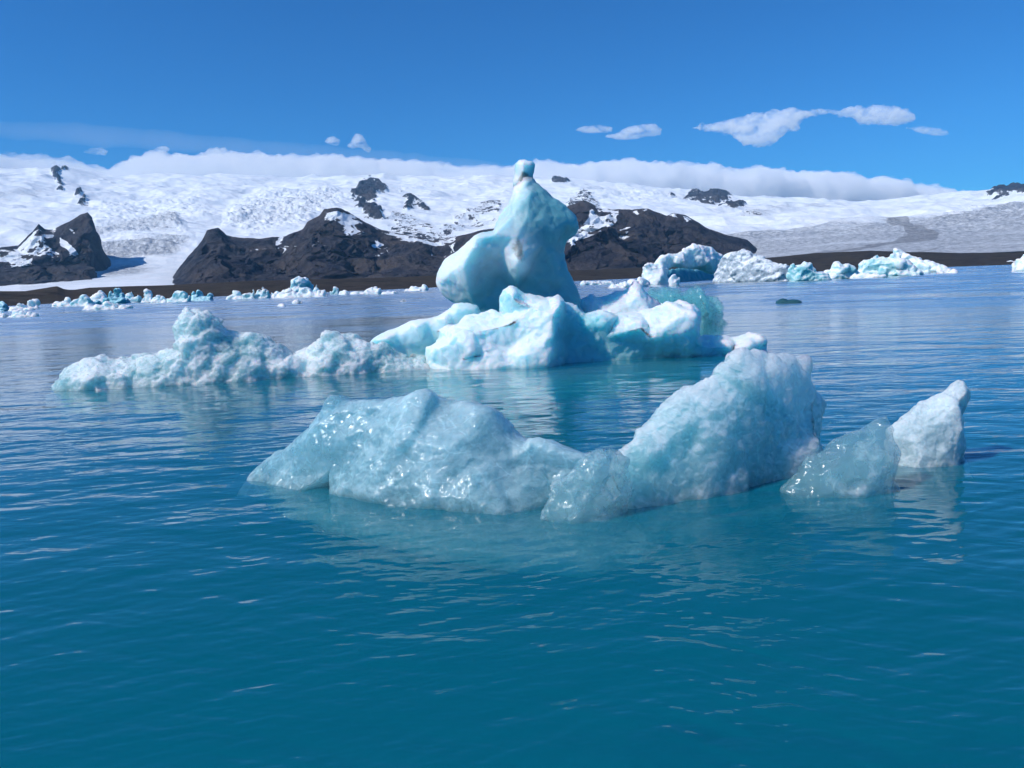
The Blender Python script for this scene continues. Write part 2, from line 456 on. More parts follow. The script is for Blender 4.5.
build_ice_cap()
MAT_RIDGE = terrain_material('ridge_rock', False)
build_ridge('mountain_ridge', 'dark flat topped basalt ridge with snow patches behind the tallest iceberg',
    [(160, 290), (167, 284), (177.6, 270), (189, 258), (204, 242), (211, 230), (218.6, 229), (227, 235.6), (239, 238.5), (259.6, 239), (286, 236.8), (303.6, 230), (308, 223), (319.7, 217), (324, 210.4), (337, 209),
     (353, 215.7), (365, 223), (382.7, 231), (409, 236), (432.5, 241), (453, 238), (480, 232), (510, 225), (540, 215), (569, 206), (583.4, 201), (596, 207), (601, 209), (618.6, 210), (638, 208), (648, 208), (661.6, 214),
     (666, 216), (673, 212), (685, 215), (697, 221.8), (708, 228.6), (724, 234.5), (740, 238.4), (747.5, 240), (755, 247), (765, 255), (790, 268)],
    2300, 3700, 4500,
    [(1.0, [(322, 220), (325, 212), (337, 210), (357, 217), (364, 224), (345, 229), (335, 222)]),
     (1.0, [(366, 222), (383, 231), (410, 235), (435, 240), (458, 236), (455, 250), (430, 247), (408, 243), (380, 233)]),
     (1.2, [(312, 248), (317, 240), (320, 241), (314, 249)]), (1.2, [(354, 234), (364, 230), (366, 232), (356, 236)]),
     (1.05, [(594, 206), (620, 210), (616, 225), (602, 230), (585, 238), (568, 250), (566, 235), (583, 224)]),
     (1.2, [(668, 214), (674, 211), (681, 219), (673, 218)]), (1.1, [(680, 215), (692, 219), (688, 222)]), (1.1, [(640, 207), (650, 207), (652, 211.5), (642, 211.5)]),
     (0.8, [(205, 252), (260, 248), (300, 244), (300, 247), (260, 252), (206, 254)])], 6, 3.0)
build_ridge('mountain', 'dark jagged mountain with snow patches at the left edge above the glacier tongue',
    [(-130, 236), (-60, 240), (0, 248), (18, 247), (33, 232), (38, 224.5), (44, 229), (52, 230), (63.5, 224.5), (70, 221), (81, 214.8), (88, 213), (92, 217), (94, 226), (96, 238), (102, 250), (110, 262), (120, 272), (130, 282)],
    3300, 4200, 4900,
    [(1.05, [(-20, 252), (15, 249), (30, 234), (38, 228), (45, 233), (55, 226), (60, 230), (46, 245), (55, 252), (40, 258), (25, 255), (12, 263), (-20, 263)]),
     (1.2, [(57, 237), (66, 240), (77, 250), (79, 257), (68, 252), (58, 245)]), (1.0, [(6, 257), (33, 256), (32, 265), (9, 269)]), (1.0, [(70, 225), (76, 232), (73, 235), (68, 228)])], 22, 9.0)

def build_shore():
    top = np.array([(-130, 296), (-60, 293), (0, 291), (25, 291), (45, 288), (57, 286), (64, 289), (72, 290), (90, 287.5), (130, 286), (170, 285), (250, 281), (330, 279), (400, 277), (450, 275), (520, 272), (600, 269.5), (660, 266.5), (720, 262),
                    (776, 257), (815, 253), (840, 252), (870, 250.5), (910, 252), (930, 252), (960, 253), (1024, 252), (1150, 246)], float)
    a, t = az_tan(top[:, 0], top[:, 1])
    ncol = 1100; az = np.linspace(a[0], a[-1], ncol); tc = np.interp(az, a, t)
    # shoreline distance from the waterline in the picture
    wl = np.array([(-130, 312), (0, 306.5), (90, 301.5), (200, 297.3), (400, 289), (600, 280), (720, 274.5), (850, 269), (1000, 263.7), (1150, 257.7)], float)
    aw, tw = az_tan(wl[:, 0], wl[:, 1]); rsh = np.clip(-H / np.interp(az, aw, tw), 150, 900)
    k = np.hanning(61); k /= k.sum()
    rsh = np.convolve(np.pad(rsh, 30, 'edge'), k, 'valid')
    rsh = rsh * (1 + 0.03 * fbm(np.stack([az * 25, 0 * az, 0 * az], 1), 3))
    q = np.concatenate([np.linspace(-0.12, 1, 70), np.linspace(1, 2.6, 40)[1:]])[:, None]
    rc = np.maximum(rsh * 1.75, 420)[None]
    Rg = rsh[None] + (rc - rsh[None]) * q
    Ag = np.repeat(az[None], len(q), 0)
    zc = H + rc * tc[None]
    Z = np.where(q < 0, q * 14, np.where(q <= 1, 0.9 * np.clip(q, 0, 1) ** 0.4 * 0.6 + (zc - 0.6) * (0.35 * q + 0.65 * smooth01(q, 0.05, 1)), zc - (q - 1) * 6))
    X = Rg * np.sin(Ag); Y = Rg * np.cos(Ag)
    p2 = np.stack([X.ravel(), Y.ravel(), np.zeros(X.size)], 1)
    inn = np.clip(q * (1.02 - np.clip(q, 0, 1)) * 4, 0.1, 1)
    Z = Z + (fbm(p2 / 42, 5, 0.55).reshape(Z.shape) * 1.8 + fbm(p2 / 6, 3).reshape(Z.shape) * 0.3) * np.where(q < 0, 0, inn)
    # far plain carries the strip back to the foot of the mountains
    extra = []
    for r, zz in ((1600, 2), (2500, 4)):
        extra.append((np.full(ncol, r), np.minimum(zc[0], H + r * (tc - 0.006)) * 0 + zz))
    X = np.vstack([X] + [e[0][None] * np.sin(az)[None] for e in extra]); Y = np.vstack([Y] + [e[0][None] * np.cos(az)[None] for e in extra])
    Z = np.vstack([Z] + [e[1][None] for e in extra])
    N = NT('moraine_gravel'); P = N.pos()
    n1 = N.noise(0.08, 8, 0.65, P); n2 = N.noise(0.6, 5, 0.6, P); n3 = N.noise(0.015, 4, 0.55, P)
    c = N.mix(N.ramp(n1, 0.35, 0.66), rgb(0.016, 0.0145, 0.013), rgb(0.058, 0.044, 0.033))
    c = N.mix(N.ramp(n3, 0.42, 0.62), c, N.mix(0.55, c, rgb(0.052, 0.043, 0.028)))
    b = N.bump(n1, 2.5, 0.7); b = N.bump(n2, 0.5, 0.7, b)
    N.surf(N.n('ShaderNodeBsdfPrincipled', {'Base Color': c, 'Roughness': 0.9, 'Normal': b, 'Specular IOR Level': 0.2}).outputs[0])
    o = mk_mesh('shore', np.stack([X.ravel(), Y.ravel(), Z.ravel()], 1), grid_quads(X.shape[0], ncol)[:, ::-1], N.m)
    tag(o, 'low brown gravel moraine along the far side of the lagoon', 'shore', kind='structure')
build_shore()

# ------------------------------------------------------------------ water
def build_water():
    azf = np.radians(np.linspace(-40, 40, 1150)); azc = np.radians(np.linspace(40, 320, 90))[1:-1]
    az = np.concatenate([azf, azc]); nc = len(az)
    d = np.concatenate([[900, 700, 600], np.arange(540, 120, -1.0), np.arange(120, 40, -0.75), np.arange(40, 3, -0.6), [2.2, 1.4, 0.8, 0.4]])
    rr = H * FPX / d; nr = len(rr)
    Rg = np.repeat(rr[:, None], nc, 1); Ag = np.repeat(az[None], nr, 0)
    X = (Rg * np.sin(Ag)).ravel(); Y = (Rg * np.cos(Ag)).ravel()
    dr = np.repeat(np.gradient(rr)[:, None], nc, 1).ravel()
    dl = np.where(np.abs(Ag) < math.radians(40.01), Rg * (az[1] - az[0]), Rg * 0.055).ravel()
    rs = np.random.RandomState(4)
    Z = np.zeros(X.size)
    # calm and ruffled patches
    p2 = np.stack([X / 9, Y / 4.5, 0 * X], 1)
    gust = 0.75 + 0.75 * fbm(p2 + 5, 3)
    wx = X + 0.35 * perlin(np.stack([X / 3, Y / 3, 0 * X + 2], 1)); wy = Y + 0.35 * perlin(np.stack([X / 3, Y / 3, 0 * X + 9], 1))
    near = (Rg.ravel() < 140) & (np.abs(np.where(Ag > math.pi, Ag - 2 * math.pi, Ag)).ravel() < 0.75)
    xs, ys, drs, dls, gs = wx[near], wy[near], dr[near], dl[near], gust[near]
    zz = np.zeros(xs.size)
    base = math.radians(99)
    lams = np.geomspace(0.06, 2.2, 50)
    for lam in lams:
        th = base + rs.normal(0, 0.42)
        slope = 0.0165 if lam < 0.32 else 0.0165 * (0.32 / lam) ** 1.25
        k = 2 * math.pi / lam
        kx, ky = math.cos(th), math.sin(th)
        # what the grid cannot resolve fades out
        foot = np.maximum(drs * abs(ky), dls * abs(kx))
        fade = smooth01(lam / foot, 2.6, 5.0)
        ph = k * (kx * xs + ky * ys) + rs.rand() * 6.28
        s = np.sin(ph)
        zz += slope / k * 1.4 * fade * (s + 0.25 * np.cos(2 * ph)) * (gs if lam < 1 else 1)
    Z[near] = zz
    V = np.stack([X, Y, Z], 1)
    i = np.arange((nr - 1) * nc).reshape(nr - 1, nc); j = np.roll(i, -1, 1)
    Q = np.stack([i.ravel(), (i + nc).ravel(), (j + nc).ravel(), j.ravel()], 1)
    nv = len(V)
    # close the body: outer wall and floor
    outer = V[-nc:].copy(); outer[:, 2] = -9
    inner = V[:nc].copy()
    V = np.vstack([V, outer, [[0, 0, 0]], [[0, 0, -8]]])
    a = np.arange(nc); b = (a + 1) % nc
    Q2 = np.stack([nv - nc + a, nv + a, nv + b, nv - nc + b], 1)
    Q = np.vstack([Q, Q2])
    me_V, me_Q = V, Q[:, ::-1]
    # fans as degenerate-free quads: triangles go in as quads of three rings are avoided by a tiny ring
    ring = V[:nc] * 0.02; ring[:, 2] = 0; floor_ring = outer * 0.001; floor_ring[:, 2] = -9
    V = np.vstack([V[:-2], ring, floor_ring])
    b0 = nv + nc; f0 = b0 + nc
    Qi = np.stack([b0 + a, a, b, b0 + b], 1)
    Qf = np.stack([nv + a, f0 + a, f0 + b, nv + b], 1)
    Q = np.vstack([Q, Qi, Qf])[:, ::-1]
    N = NT('lagoon_water'); P = N.pos()
    ps = N.n('ShaderNodeMapping', {'Vector': N.n('ShaderNodeTexCoord').outputs['Object'], 'Scale': (0.45, 1.0, 1.0), 'Rotation': (0, 0, math.radians(-8))}).outputs[0]
    n1 = N.noise(2.2, 3, 0.55, ps, 0.6); n2 = N.noise(0.55, 3, 0.5, ps, 0.4); n3 = N.noise(9.0, 2, 0.5, ps, 0.3)
    gn = N.ramp(N.noise(0.06, 3, 0.5, ps), 0.3, 0.7)
    bb = N.bump(n2, 0.10, 0.8); bb = N.bump(n1, 0.03, N.math('ADD', 0.4, N.math('MULTIPLY', gn, 0.6)), bb); bb = N.bump(n3, 0.004, 0.6, bb)
    inc = N.n('ShaderNodeNewGeometry').outputs['Incoming']
    dt = N.math('ABSOLUTE', N.n('ShaderNodeVectorMath', {0: inc, 1: bb}, operation='DOT_PRODUCT').outputs['Value'])
    fr = N.math('ADD', 0.02, N.math('MULTIPLY', 0.98, N.math('POWER', N.math('SUBTRACT', 1.0, dt, clamp=True), 5.0)), clamp=True)
    gl = N.n('ShaderNodeBsdfGlossy', {'Color': rgb(1, 1, 1), 'Roughness': N.attr('ripple'), 'Normal': bb})
    tr = N.n('ShaderNodeBsdfTransparent', {'Color': rgb(1, 1, 1)})
    silt = N.n('ShaderNodeBsdfDiffuse', {'Color': rgb(0.002, 0.170, 0.245)})      # light coming back out of the milky water
    body = N.n('ShaderNodeMixShader', {0: 0.64, 1: tr.outputs[0], 2: silt.outputs[0]})
    ms = N.n('ShaderNodeMixShader', {0: fr, 1: body.outputs[0], 2: gl.outputs[0]})
    N.surf(ms.outputs[0])
    va = N.n('ShaderNodeVolumeAbsorption', {'Color': rgb(0.25, 0.94, 0.92), 'Density': 0.9})
    N.t.links.new(va.outputs[0], N.out.inputs['Volume'])
    dist = np.hypot(V[:, 0], V[:, 1])
    streak = fbm(np.stack([V[:, 0] / 16 + 3, V[:, 1] / 7, 0 * dist], 1), 4, 0.6) * smooth01(dist, 6, 25) * (dist < 1500)
    streak = 0.03 + (0.21 + 0.42 * np.clip(streak, -0.42, 0.6)) * smooth01(dist, 10, 90)
    o = mk_mesh('water', V, Q, N.m, attrs={'ripple': streak})
    tag(o, 'rippled turquoise blue glacial lagoon water', 'water', kind='structure')
    # added floor standing in for the suspended silt that light comes back from
    B = NT('silt'); B.surf(B.n('ShaderNodeBsdfDiffuse', {'Color': rgb(0.004, 0.16, 0.22)}).outputs[0])
    R = 2500.0
    fl = mk_mesh('silt_floor', np.array([[-R, -R, -6.0], [R, -R, -6.0], [R, R, -6.0], [-R, R, -6.0]]), np.array([[0, 1, 2, 3]]), B.m)
    tag(fl, 'added teal floor standing in for suspended silt in the lagoon water', 'silt floor', kind='structure')
build_water()

# ------------------------------------------------------------------ ice
def ice_material(name, deep, white, bias=0.0, sss=0.7, sscale=0.5, rough=0.35, bumps=((6, 0.03), (25, 0.008)), trans=0.0, contrast=1.0, nscale=1.0, spec=0.5, crust=0.35, coat=0.0, bstr=0.4, rad=(0.42, 0.6, 0.7), clear=0.0, vcol=(0.72, 0.93, 0.96), vden=6.0):
    N = NT(name); P = N.pos()
    n1 = N.noise(1.1 * nscale, 6, 0.6, P, 0.5); n2 = N.noise(7 * nscale, 5, 0.6, P); n3 = N.noise(0.35 * nscale, 3, 0.5, P)
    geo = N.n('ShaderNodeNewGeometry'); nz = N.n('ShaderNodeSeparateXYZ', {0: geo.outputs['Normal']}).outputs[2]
    f = N.math('ADD', N.attr('white'), bias)
    f = N.math('ADD', f, N.math('MULTIPLY', N.math('SUBTRACT', n1, 0.5), 1.6 * contrast))
    f = N.math('ADD', f, N.math('MULTIPLY', N.math('SUBTRACT', n2, 0.5), 0.7 * contrast))
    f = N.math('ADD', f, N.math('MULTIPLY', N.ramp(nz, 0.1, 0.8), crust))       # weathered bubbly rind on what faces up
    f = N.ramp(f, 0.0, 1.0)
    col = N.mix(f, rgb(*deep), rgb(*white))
    dn = N.math('ADD', N.attr('dirt'), N.math('MULTIPLY', N.math('SUBTRACT', n2, 0.5), 0.8))
    col = N.mix(N.math('MULTIPLY', N.ramp(dn, 0.45, 0.95), 0.75), col, rgb(0.16, 0.13, 0.10))
    b = None
    for sc, d in bumps:
        b = N.bump(N.noise(sc, 3, 0.55, P, 0.3), d, bstr, b)
    r = N.math('ADD', rough - 0.12, N.math('MULTIPLY', n2, 0.3))
    ins = {'Base Color': col, 'Roughness': r, 'IOR': 1.31, 'Subsurface Weight': sss, 'Subsurface Radius': rad, 'Subsurface Scale': sscale,
           'Specular IOR Level': spec, 'Transmission Weight': trans, 'Normal': b, 'Coat Weight': coat, 'Coat Roughness': 0.06, 'Coat IOR': 1.31}
    sh = N.n('ShaderNodeBsdfPrincipled', ins, subsurface_method='RANDOM_WALK')
    if clear > 0:
        # bubble-free windows let the light into a milky inside; the frosted rind covers the rest
        inc = geo.outputs['Incoming']
        dt = N.math('ABSOLUTE', N.n('ShaderNodeVectorMath', {0: inc, 1: b}, operation='DOT_PRODUCT').outputs['Value'])
        fr = N.math('ADD', 0.018, N.math('MULTIPLY', 0.6, N.math('POWER', N.math('SUBTRACT', 1.0, dt, clamp=True), 4.0)), clamp=True)
        gl = N.n('ShaderNodeBsdfGlossy', {'Color': rgb(1, 1, 1), 'Roughness': 0.12, 'Normal': b})
        win = N.n('ShaderNodeMixShader', {0: fr, 1: N.n('ShaderNodeBsdfTransparent', {'Color': rgb(1, 1, 1)}).outputs[0], 2: gl.outputs[0]})
        vo = N.n('ShaderNodeTexVoronoi', {'Vector': N.n('ShaderNodeVectorMath', {0: P, 1: N.n('ShaderNodeVectorMath', {0: N.n('ShaderNodeTexNoise', {'Vector': P, 'Scale': 3.0 * nscale}).outputs[1], 'Scale': 0.25}, operation='SCALE').outputs[0]}).outputs[0], 'Scale': 3.2 * nscale}, feature='DISTANCE_TO_EDGE').outputs['Distance']
        vein = N.math('MULTIPLY', N.math('SUBTRACT', 1.0, N.ramp(vo, 0.0, 0.06)), N.ramp(n2, 0.4, 0.6))
        frost = N.ramp(N.noise(2.6 * nscale, 6, 0.7, P, 1.2), 0.48, 0.66)
        extra = N.math('ADD', N.math('MULTIPLY', vein, 0.35), N.math('MULTIPLY', frost, 0.35))
        cov = N.math('ADD', N.math('ADD', 1.0 - clear, N.math('MULTIPLY', extra, clear)), N.math('MULTIPLY', N.math('SUBTRACT', f, 0.5), 0.45), clamp=True)
        sh = N.n('ShaderNodeMixShader', {0: cov, 1: win.outputs[0], 2: sh.outputs[0]})
        v = N.n('ShaderNodeVolumePrincipled', {'Color': rgb(*vcol), 'Density': vden, 'Anisotropy': 0.3})
        N.t.links.new(v.outputs[0], N.out.inputs['Volume'])
    N.surf(sh.outputs[0]); return N.m

class Plane:
    """an upright plane standing on the water through two points of the waterline (or through two given points)"""
    def __init__(s, A, B):
        s.a, s.b = (np.array(A, float), np.array(B, float)) if len(A) == 3 else (on_water(*np.array(A, float)), on_water(*np.array(B, float)))
        e = s.b - s.a; e[2] = 0; s.e = e / np.linalg.norm(e)
        s.n = np.array([s.e[1], -s.e[0], 0])                 # towards the viewer for A left of B
        s.d = np.linalg.norm((s.a + s.b) / 2)
    def at(s, px, py):
        d = ray(px, py); t = ((s.a - EYE) @ s.n) / (d @ s.n)
        P = EYE + d * t[..., None]
        return np.stack([(P - s.a) @ s.e, P[..., 2]], -1)
    def world(s, u, z, w):
        return s.a + np.asarray(u)[..., None] * s.e + np.asarray(w)[..., None] * s.n + np.asarray(z)[..., None] * np.array([0, 0, 1.0])

def blob(pl, U, Z, items, default=0.0):
    """soft patches given at picture points: (px, py, radius_px, value)"""
    out = np.full(len(U), float(default))
    for px, py, r, v in items:
        c = pl.at(np.array([px]), np.array([py]))[0]; rad = r * pl.d / FPX
        out += v * np.exp(-((U - c[0]) ** 2 + (Z - c[1]) ** 2) / (rad * rad))
    return out

def ice(name, mat, A, B, outline, ctrl=(), depth=1.0, back=None, edge=0.3, rnd=6, step=1.3, disp=(), white=(), wdef=0.0, dirt=(), parent=None, loc=None, sink=None, relaxn=2, seed=0, plane=None, skirt=None, foot=1.1):
    """outline and relief points are (px, py) or (px, py, depth); the relief is a triangulated surface through them"""
    pl = plane or Plane(A, B)
    m = pl.d / FPX
    h = step * m
    ol = pl.at(np.array([p[0] for p in outline], float), np.array([p[1] for p in outline], float))
    if sink is None: sink = 0.5
    low = ol[:, 1] < 0.12 * m * 10
    # carry the foot of the outline below the water
    ol2 = ol.copy(); ol2[low, 1] = np.minimum(ol2[low, 1], 0) - sink
    if skirt:
        cx = ol2[:, 0].mean(); ol2[low, 0] = cx + (ol2[low, 0] - cx) * skirt
    back = depth if back is None else back
    pts = [tuple(p) for p in ol2]; dep = [edge * depth if not l else foot * depth for l in low]
    cu = pl.at(np.array([c[0] for c in ctrl], float), np.array([c[1] for c in ctrl], float)) if len(ctrl) else np.zeros((0, 2))
    for c, q in zip(ctrl, cu):
        pts.append((q[0], q[1])); dep.append(c[2] * depth)
    n = len(ol2)
    vo, _, fo, ov, *_r = delaunay_2d_cdt([Vector(p) for p in pts], [(i, (i + 1) % n) for i in range(n)], [], 0, 1e-5)
    vd = np.array([np.mean([dep[i] for i in src]) if src else edge * depth for src in ov]); vv = np.array([tuple(v) for v in vo])
    u0, u1 = ol2[:, 0].min() - 3 * h, ol2[:, 0].max() + 3 * h; z0, z1 = ol2[:, 1].min() - 3 * h, ol2[:, 1].max() + 3 * h
    gu = np.arange(u0, u1, h); gz = np.arange(z0, z1, h)
    GU, GZ = np.meshgrid(gu, gz, indexing='ij')
    sd = poly_sd(GU, GZ, ol2)
    D = np.full(GU.shape, edge * depth)
    for f in fo:
        for k in range(1, len(f) - 1):
            a, b, c = vv[f[0]], vv[f[k]], vv[f[k + 1]]
            mn = np.minimum(np.minimum(a, b), c); mx = np.maximum(np.maximum(a, b), c)
            i0, i1 = np.searchsorted(gu, mn[0]), np.searchsorted(gu, mx[0], 'right'); j0, j1 = np.searchsorted(gz, mn[1]), np.searchsorted(gz, mx[1], 'right')
            if i1 <= i0 or j1 <= j0: continue
            x, y = GU[i0:i1, j0:j1], GZ[i0:i1, j0:j1]
            den = (b[1] - c[1]) * (a[0] - c[0]) + (c[0] - b[0]) * (a[1] - c[1])
            if abs(den) < 1e-12: continue
            l0 = ((b[1] - c[1]) * (x - c[0]) + (c[0] - b[0]) * (y - c[1])) / den
            l1 = ((c[1] - a[1]) * (x - c[0]) + (a[0] - c[0]) * (y - c[1])) / den
            l2 = 1 - l0 - l1
            ins = (l0 >= -1e-6) & (l1 >= -1e-6) & (l2 >= -1e-6)
            dv = l0 * vd[f[0]] + l1 * vd[f[k]] + l2 * vd[f[k + 1]]
            D[i0:i1, j0:j1] = np.where(ins, dv, D[i0:i1, j0:j1])
    rad = rnd * m
    t = np.clip(sd / rad, 0, 1); prof = np.sqrt(np.maximum(1 - (1 - t) ** 2, 0))
    front = np.where(sd > 0, D * prof + 0.3 * h, sd)
    bk = np.where(sd > 0, back * (0.25 + 0.75 * np.sqrt(np.clip(sd / (sd.max() + 1e-9), 0, 1))) * prof + 0.3 * h, sd)
    gw = np.arange(-bk.max() - 3 * h, front.max() + 3 * h, h)
    F = np.maximum(gw[None, None] - front[:, :, None], -bk[:, :, None] - gw[None, None])
    V, Q = surface_nets(F, (gu[0], gz[0], gw[0]), (h, h, h))
    V = relax(V, Q, relaxn)
    u, z, w = V.T
    W = pl.world(u, z, w)
    # normals outward
    Nn = normals_of(W, Q)
    c = W.mean(0)
    if ((W - c) * Nn).sum() < 0:
        Q = Q[:, ::-1]; Nn = -Nn
    so = np.array([seed * 7.31, seed * 3.77, seed * 1.93])
    for k, (typ, wl, amp) in enumerate(disp):
        p = (W + so) / wl
        if typ == 'cell': f1, _ = worley(p, seed + k); dv = (0.55 - f1)
        elif typ == 'chip': f1, f2 = worley(p, seed + k); dv = np.minimum(f2 - f1, 0.5) - 0.3
        elif typ == 'scallop': f1, _ = worley(p, seed + k); dv = f1 - 0.5
        elif typ == 'facet': dv = facets(p, seed + k)
        else: dv = fbm(p, 4, 0.5, typ)
        W = W + Nn * (amp * dv)[:, None]
        Nn = normals_of(W, Q)
    u2 = (W - pl.a) @ pl.e; z2 = W[:, 2]
    at = {'white': blob(pl, u2, z2, white, wdef), 'dirt': blob(pl, u2, z2, dirt, 0.0)}
    if loc is None and parent is None:
        sel = np.abs(z2) < 0.3
        loc = np.array([W[sel, 0].mean() if sel.any() else W[:, 0].mean(), W[sel, 1].mean() if sel.any() else W[:, 1].mean(), 0.0])
    base = np.array(parent.location) if parent is not None else loc
    return mk_mesh(name, W - base, Q, mat, parent, None if parent is not None else loc, at)

def empty(name, p):
    o = bpy.data.objects.new(name, None); COL.objects.link(o); o.location = p; o.empty_display_size = 0.5
    return o

def sc_pts(crop, s, pts):
    return [(crop[0] + p[0] / s, crop[1] + p[1] / s) + tuple(p[2:]) for p in pts]

M_SPIRE = ice_material('dense_blue_ice', (0.16, 0.45, 0.50), (0.76, 0.86, 0.88), 0.0, 0.9, 1.1, 0.42, ((3.5, 0.05), (14, 0.015), (60, 0.004)), contrast=0.18, crust=0.05, rad=(0.25, 0.6, 0.7))
M_WHITE = ice_material('bubbly_white_ice', (0.28, 0.63, 0.68), (0.75, 0.87, 0.89), 0.22, 0.9, 1.3, 0.42, ((4, 0.06), (15, 0.03), (50, 0.010)), contrast=0.5, crust=0.5, bstr=0.5, rad=(0.30, 0.6, 0.7))
M_CRUMB = ice_material('crumbly_white_ice', (0.44, 0.70, 0.73), (0.80, 0.90, 0.91), 0.25, 0.9, 1.1, 0.26, ((9, 0.06), (28, 0.03), (80, 0.012)), contrast=1.1, crust=0.35, bstr=0.9, rad=(0.4, 0.6, 0.66), clear=0.28, vcol=(0.80, 0.96, 0.97), vden=9.0)
M_GLASSY = ice_material('wet_glassy_ice', (0.20, 0.42, 0.47), (0.45, 0.66, 0.71), 0.15, 0.9, 1.1, 0.34, ((2.2, 0.05), (8, 0.022), (26, 0.008), (70, 0.004)), contrast=1.0, crust=0.3, bstr=0.28, spec=0.35, rad=(0.4, 0.6, 0.66), clear=0.55, vcol=(0.62, 0.88, 0.92), vden=5.0)
M_FROST = ice_material('frosted_clear_ice', (0.30, 0.60, 0.63), (0.68, 0.86, 0.88), 0.22, 0.95, 1.6, 0.30, ((5, 0.05), (18, 0.025), (60, 0.012)), contrast=1.0, crust=0.35, bstr=0.55, spec=0.4, rad=(0.45, 0.6, 0.64), clear=0.42, vcol=(0.76, 0.96, 0.97), vden=8.0)
M_CLEAR = ice_material('clear_ice', (0.30, 0.52, 0.55), (0.66, 0.83, 0.85), 0.05, 0.8, 0.9, 0.2, ((3, 0.06), (9, 0.016), (40, 0.005)), contrast=1.4, crust=0.2, bstr=0.5, rad=(0.4, 0.6, 0.66), clear=0.66, vcol=(0.66, 0.92, 0.93), vden=2.4)
M_SNOWY = ice_material('grainy_white_ice', (0.46, 0.62, 0.66), (0.72, 0.83, 0.86), 0.3, 0.8, 0.4, 0.35, ((14, 0.035), (40, 0.02), (110, 0.009)), contrast=1.2, crust=0.2, bstr=0.9, rad=(0.45, 0.6, 0.64), clear=0.3, vcol=(0.85, 0.96, 0.98), vden=10.0)
M_TEAL = ice_material('clear_teal_ice', (0.16, 0.50, 0.52), (0.60, 0.84, 0.85), -0.1, 0.6, 0.9, 0.2, ((2.5, 0.06), (9, 0.02)), contrast=0.9, crust=0.2, clear=0.7, vcol=(0.45, 0.90, 0.90), vden=1.2)
M_FAR = ice_material('far_berg_ice', (0.26, 0.58, 0.62), (0.86, 0.91, 0.91), 0.3, 0.7, 3.0, 0.5, ((0.9, 0.3), (3.5, 0.1)), contrast=0.8, nscale=0.22, crust=0.5, bstr=0.6, rad=(0.4, 0.6, 0.66))
M_FARGREY = ice_material('far_streaked_ice', (0.36, 0.44, 0.50), (0.84, 0.88, 0.90), 0.1, 0.4, 0.8, 0.5, ((0.7, 0.5), (2.5, 0.15)), contrast=1.5, nscale=0.3, crust=0.4, bstr=0.8)
M_DARK = ice_material('dark_glassy_ice', (0.03, 0.10, 0.12), (0.12, 0.28, 0.30), 0.0, 0.4, 0.4, 0.2, ((2.5, 0.06), (9, 0.02)), crust=0.2)
M_FARTEAL = ice_material('far_teal_ice', (0.08, 0.34, 0.42), (0.55, 0.82, 0.88), 0.0, 0.6, 1.2, 0.4, ((0.9, 0.3), (3.5, 0.1)), contrast=0.8, nscale=0.22, crust=0.75, bstr=0.7)

